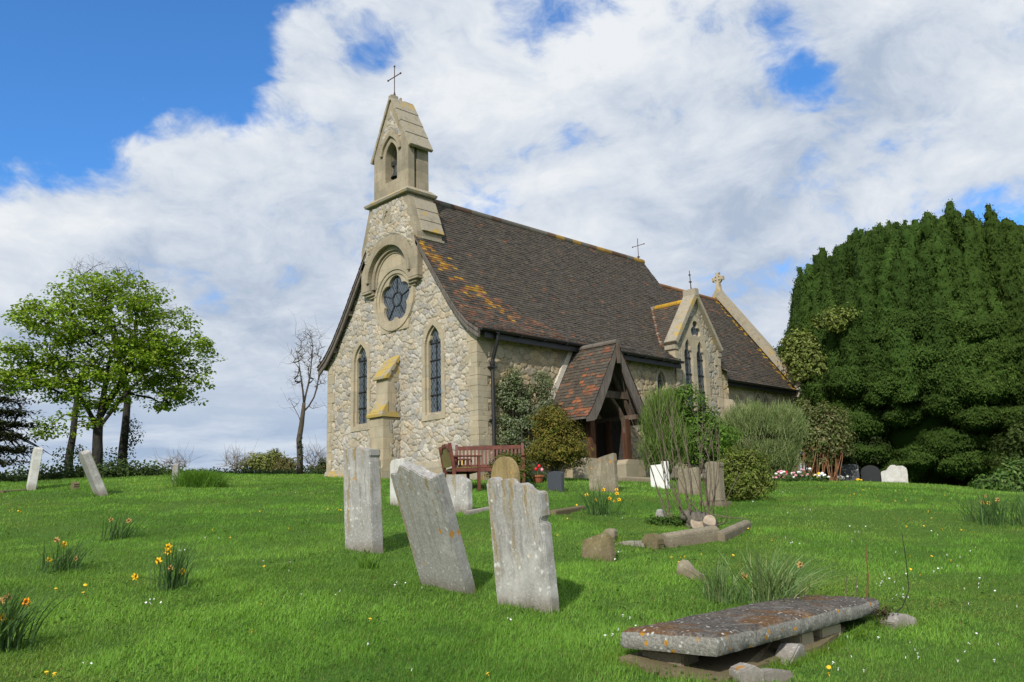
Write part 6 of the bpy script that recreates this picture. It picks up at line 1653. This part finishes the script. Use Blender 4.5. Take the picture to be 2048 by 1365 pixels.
def tuft(label, px, py, wpx, hpx, n, seed, w=.008):
    p = at(px, py); d = dist_of(p); r = np.random.default_rng(seed); mb = MB(); blades(mb, p, n, hpx * pxm(d), w, wpx * pxm(d) * .2, r, GT, (0, 0), .7)
    o = mb.build('grass_tuft', MATS['grass_blade'], off=p); solo(o, p, label, 'grass tuft', 'long grass tufts')
tuft('tuft of longer grass at the foot of the upright gravestone by the buttress line', 737, 1140, 45, 34, 110, 221)
p = at_d(392, dist_of(at(392, 974)))
tuft('shaggy mound of long grass beside the short grey gravestone', 402, 974, 92, 34, 2600, 222, .010)

p = at(1073, 965); tl = thing('tulip_clump', p, 'red and pink tulips under the young yew', 'tulips'); r = np.random.default_rng(230); d = dist_of(p)
mb = MB(); blades(mb, p, 70, .26, .03, .10, r, [(.07, .14, .05), (.05, .11, .035)], (0, 0), .6); mb.build('leaves', MATS['grass_blade'], tl, off=p)
for a, b, m2 in ((1078, 933, 'red_petal'), (1084, 940, 'pink_petal'), (1072, 939, 'red_petal')):
    mb = MB(); c = zpix(a, b, d); blob(mb, c, .034, .034, .045, 8, 3, .05); mb.build('flower', MATS[m2], tl, off=p)
    mb = MB(); mb.tube([np.array(p), c], [.006, .005], 5, col=(.07, .15, .04)); mb.build('stalk', MATS['grass_blade'], tl, off=p)


def bouquet(label, px, py, d, rpx, mats, n, seed, leafy=True):
    p = at_d(px, d) if d else at(px, py); d = dist_of(p); r = np.random.default_rng(seed); t_ = thing('grave_flowers', p, label, 'flowers', 'flowers laid on the graves'); R_ = rpx * pxm(d)
    if leafy:
        fo = MB(); _, q_ = sphere_pts(r, 260, .2); P = np.array(p) + q_ * np.array([R_, R_, R_ * .55]) + np.array([0, 0, R_ * .3]); leaves(fo, P, .09, .05, q_ + np.array([0, 0, .5]), .5, pick(r, 260, [(.05, .11, .025), (.08, .14, .04)]), r); fo.build('leaves', MATS['leaf'], t_, off=p)
    for k in range(n):
        mb = MB(); q_ = r.normal(0, .42, 2); c = np.array(p) + np.array([q_[0] * R_, q_[1] * R_, R_ * r.uniform(.35, .9)]); blob(mb, c, .045, .045, .032, 6, k, .3); mb.build('flower', MATS[mats[k % len(mats)]], t_, off=p)
bouquet('pink and white flowers on the grave mound right of the broom shrub', 1562, 0, 25.6, 24, ['pink_petal', 'white_petal', 'pink_petal', 'white_petal', 'red_petal'], 26, 241)
bouquet('white flowers on the grave mound in front of the reddish stems', 1630, 0, 27, 20, ['white_petal', 'white_petal', 'yellow_petal'], 20, 242)
bouquet('green grave planting with small purple white flowers between the two bouquets', 1598, 0, 26, 26, ['white_petal', 'pink_petal'], 8, 243)
bouquet('bunch of white flowers at the foot of the speckled headstone', 1675, 0, 34.0, 13, ['white_petal'], 26, 244, False)
bouquet('yellow posy between the speckled and the black headstones', 1711, 0, 34.2, 8, ['yellow_petal'], 10, 245)


# ------------------------------------------------------------------ lawn
def lawn():
    r = np.random.default_rng(301); mb = MB()
    bands = [(2.2, 4.6, 4500, .0045, .04, 1), (4.6, 7.0, 8500, .0040, .040, 2), (7.0, 9.5, 5600, .0052, .040, 2), (9.5, 13, 2900, .007, .042, 1), (13, 18, 1250, .0105, .045, 1), (18, 26, 520, .016, .05, 1), (26, 38, 200, .026, .055, 1), (38, 52, 50, .05, .07, 1)]
    for d0, d1, dens, w, h, seg in bands:
        a0, a1 = (math.radians(-35), math.radians(128)) if d1 <= 26 else (math.radians(-5), math.radians(98))
        n = int(dens * .5 * (a1 - a0) * (d1 ** 2 - d0 ** 2))
        d = np.sqrt(r.uniform(d0 ** 2, d1 ** 2, n)); a = r.uniform(a0, a1, n)
        x = CAM[0] + d * np.cos(a); y = CAM[1] + d * np.sin(a)
        ok = ~((x > -.12) & (y > -.02) & (y < 7.1) & (x < 17.4))
        ok &= ~((x > 2.4) & (x < 5.0) & (y > -1.35) & (y < .1))
        lx = (x - FC[0]) * math.cos(ang) + (y - FC[1]) * math.sin(ang); ly = -(x - FC[0]) * math.sin(ang) + (y - FC[1]) * math.cos(ang)
        ok &= ~((lx > -.06) & (lx < LEN) & (ly > .03) & (ly < WID))
        x, y, d = x[ok], y[ok], d[ok]; n = len(x)
        patch = fbm(x * .8, y * .8, 4, 41); lush = fbm(x * 2.6, y * 2.6, 3, 47); tone = fbm(x * .23, y * .23, 3, 53)
        keep = r.random(n) < .35 + 1.1 * lush; x, y, d, patch, lush, tone = (q_[keep] for q_ in (x, y, d, patch, lush, tone)); n = len(x)
        z = gz(x, y) - .006
        H = h * (.45 + .9 * r.random(n)) * (.55 + 1.0 * lush) * np.where(r.random(n) < .03, 1.6, 1)
        az_ = r.uniform(0, 2 * PI, n); ln = r.uniform(.15, 1.0, n)
        wind = np.array([RT[0], RT[1]]) * .18
        ox = (np.cos(az_) * ln + wind[0]) * H; oy = (np.sin(az_) * ln + wind[1]) * H
        sa = az_ + PI / 2 + r.normal(0, .5, n); sx = np.cos(sa) * w / 2 * r.uniform(.7, 1.3, n); sy = np.sin(sa) * w / 2
        c1 = np.array([.205, .400, .060]); c2 = np.array([.098, .215, .034]); c3 = np.array([.285, .440, .095])
        f = np.clip((patch - .34) * 3.0 + (lush - .42) * 1.8 + r.normal(0, .24, n), 0, 1)[:, None]; g = np.clip((tone - .36) * 3 + r.normal(0, .2, n), 0, 1)[:, None]
        col = c2 * (1 - f) + c1 * f; col = col * (1 - .45 * g) + c3 * .45 * g
        dry = np.clip((fbm(x * .6 + 5, y * .6, 4, 67) - .53) * 9, 0, 1); col = col * (1 - .35 * dry[:, None]) + np.array([.25, .28, .07]) * .35 * dry[:, None]; H = H * (1 - .35 * dry)
        dead = r.random(n) < .025 + .06 * dry; col[dead] = np.array([.22, .17, .07]); col *= r.uniform(.75, 1.25, (n, 1))
        B = np.stack([x, y, z], -1); S = np.stack([sx, sy, np.zeros(n)], -1); T = np.stack([x + ox, y + oy, z + H * .9], -1); Mm = np.stack([x + ox * .32, y + oy * .32, z + H * .58], -1)
        if seg == 2:
            V = np.stack([B - S, B + S, Mm + S * .8, Mm - S * .8, T], 1); k = np.arange(n)[:, None] * 5
            n0 = mb.n; mb.add(V.reshape(-1, 3), k + np.array([[0, 1, 2, 3]]), np.repeat(col, 5, 0)); mb.f.append(k + np.array([[3, 2, 4]]) + n0)
        else:
            V = np.stack([B - S, B + S, T], 1); mb.add(V.reshape(-1, 3), np.arange(3 * n).reshape(n, 3), np.repeat(col, 3, 0))
    # uncut growth against the stones
    for o_ in list(COL.objects):
        if o_.parent is None and o_.name.split('.')[0] in ('gravestone', 'stone_fragment', 'ledger_tomb', 'stone_stub'):
            bx = [Vector(c_) for c_ in o_.bound_box] if o_.type == 'MESH' else None
            if o_.name.startswith('ledger'): xs, ys = (-.12, LEN + .02), (-.08, WID + .06)
            elif bx is None: xs, ys = (-.1, .1), (-.25, .25)
            else: xs, ys = (min(v_.x for v_ in bx), max(v_.x for v_ in bx)), (min(v_.y for v_ in bx), max(v_.y for v_ in bx))
            dd = dist_of(o_.location)
            if dd > 20: continue
            per_ = 2 * (xs[1] - xs[0] + ys[1] - ys[0]); n = int(per_ * (330 if dd < 10 else 120)); u = r.random(n); side_ = r.random(n) < (xs[1] - xs[0]) / (per_ / 2)
            lx = np.where(side_, xs[0] + u * (xs[1] - xs[0]), np.where(r.random(n) < .5, xs[0], xs[1])) + r.normal(0, .025, n); ly = np.where(side_, np.where(r.random(n) < .5, ys[0], ys[1]), ys[0] + u * (ys[1] - ys[0])) + r.normal(0, .025, n)
            cz_, sz_ = math.cos(o_.rotation_euler.z), math.sin(o_.rotation_euler.z); x = o_.location.x + lx * cz_ - ly * sz_; y = o_.location.y + lx * sz_ + ly * cz_
            pt_ = fbm(x * 5, y * 5, 3, 90); k_ = pt_ > .36; x, y = x[k_], y[k_]; n = len(x)
            z = gz(x, y) - .01; H = r.uniform(.035, .115, n); a_ = r.uniform(0, 2 * PI, n); w_ = .0045 if dd < 10 else .009
            B_ = np.stack([x, y, z], -1); S_ = np.stack([np.cos(a_) * w_ / 2, np.sin(a_) * w_ / 2, np.zeros(n)], -1); T_ = B_ + np.stack([np.cos(a_ + 1) * H * .45, np.sin(a_ + 1) * H * .45, H], -1)
            mb.add(np.stack([B_ - S_, B_ + S_, T_], 1).reshape(-1, 3), np.arange(3 * n).reshape(n, 3), np.repeat(pick(r, n, [(.13, .24, .02), (.09, .17, .016), (.19, .28, .035)]), 3, 0))
    # clover and broad leaved weeds
    n = 16000; d = np.sqrt(r.uniform(4.6 ** 2, 14 ** 2, n)); a = r.uniform(math.radians(8), math.radians(84), n); x = CAM[0] + d * np.cos(a); y = CAM[1] + d * np.sin(a)
    k = (fbm(x * 1.1, y * 1.1, 4, 61) > .52); x, y = x[k], y[k]; P = np.stack([x, y, gz(x, y) + r.uniform(.012, .035, len(x))], -1)
    leaves(mb, P, .030, .024, np.tile([0, 0, 1.], (len(x), 1)), .3, pick(r, len(x), [(.05, .125, .02), (.07, .15, .025)]), r, .1)
    o = mb.build('grass', MATS['grass_blade']); o['kind'] = 'stuff'
lawn()

# ------------------------------------------------------------------ daisies and dandelions
def disc(rad, n, cup, name, m, col=None):
    mb = MB(); V = [(0, 0, cup)] + [(rad * (1 if i % 2 else .82) * math.cos(i * PI / n), rad * (1 if i % 2 else .82) * math.sin(i * PI / n), 0) for i in range(2 * n)]
    mb.add(V, [(0, i + 1, (i + 1) % (2 * n) + 1) for i in range(2 * n)]); blob(mb, (0, 0, -.012), .003, .003, .012, 5, 1, 0); o = mb.build(name, MATS[m]); return o
r = np.random.default_rng(401)
spots = []
for (cx, cy, sx, sy, k) in ((800, 1172, 20, 6, 5), (840, 1176, 8, 4, 3), (300, 1207, 22, 6, 9), (355, 1102, 14, 2, 5), (600, 1188, 10, 8, 2), (690, 1195, 30, 25, 3), (740, 1293, 8, 6, 3), (830, 1345, 60, 10, 2), (1025, 1240, 10, 8, 3), (560, 1128, 60, 20, 4), (1240, 1250, 40, 25, 9), (1235, 1110, 20, 8, 7), (1590, 1087, 25, 6, 7), (1760, 1165, 35, 12, 12), (1800, 1190, 30, 14, 8), (1850, 1310, 60, 30, 9), (1960, 1300, 60, 30, 8), (1900, 1120, 90, 35, 14), (1950, 1200, 70, 40, 10), (1560, 985, 30, 4, 8), (1630, 1030, 60, 16, 6), (1480, 1005, 30, 5, 4), (1750, 1060, 100, 30, 10), (640, 985, 40, 4, 4), (1260, 1030, 60, 8, 5), (1060, 1060, 40, 15, 3), (150, 1330, 120, 20, 3), (420, 1075, 30, 8, 3), (1700, 1340, 80, 14, 5), (850, 1090, 60, 15, 3), (1690, 1290, 30, 20, 5), (1400, 1180, 20, 10, 2)):
    for _ in range(max(1, int(k * .75))): spots.append((cx + r.normal(0, sx * .6), cy + r.normal(0, sy * .6)))
first = disc(.0125, 9, .003, 'daisy', 'white_petal'); yc = MB(); yc.add([(0, 0, .007)] + [(.0045 * math.cos(i * PI / 4), .0045 * math.sin(i * PI / 4), .004) for i in range(8)], [(0, i + 1, (i + 1) % 8 + 1) for i in range(8)])
n_d = 0
for i, (px, py) in enumerate(spots):
    if not (2 < px < 2046 and py < 1362): continue
    q_ = at(px, py, .03); o = first if n_d == 0 else first.copy()
    if n_d: COL.objects.link(o)
    s = r.uniform(.5, .85) * (1 + .03 * max(0, dist_of(q_) - 8)); o.scale = (s, s, s); n_d += 1
    solo(o, q_ + np.array([0, 0, .012]), 'small white daisy open in the short grass of the lawn', 'daisy', 'daisies in the lawn', r.uniform(0, 3), r.normal(0, .3) , r.normal(-.25, .3))
dand = []
for (cx, cy, sx, sy, k) in ((1480, 1110, 60, 12, 3), (1350, 1115, 20, 10, 3), (1700, 985, 90, 8, 14), (1800, 1000, 90, 12, 10), (1880, 1050, 70, 20, 6), (25, 1025, 20, 6, 7), (520, 1220, 30, 30, 2), (540, 1133, 20, 6, 2), (740, 1245, 10, 6, 1), (100, 1350, 20, 8, 3), (160, 1180, 60, 25, 3), (670, 1022, 20, 4, 3), (980, 1345, 10, 8, 1), (1670, 1345, 20, 8, 2), (1520, 1070, 60, 12, 4), (1850, 1130, 60, 40, 5), (1110, 1050, 80, 30, 4), (480, 1050, 100, 30, 4)):
    for _ in range(k): dand.append((cx + r.normal(0, sx * .6), cy + r.normal(0, sy * .6)))
first = disc(.016, 9, .006, 'dandelion', 'yellow_petal'); n_d = 0
for (px, py) in dand:
    if not (2 < px < 2046 and py < 1362): continue
    q_ = at(px, py, .03); o = first if n_d == 0 else first.copy()
    if n_d: COL.objects.link(o)
    s = r.uniform(.7, 1.1) * (1 + .02 * max(0, dist_of(q_) - 8)); o.scale = (s, s, s); n_d += 1
    solo(o, q_ + np.array([0, 0, .01]), 'small yellow dandelion open in the short grass of the lawn', 'dandelion', 'dandelions in the lawn', r.uniform(0, 3), r.normal(0, .3), r.normal(-.2, .3))
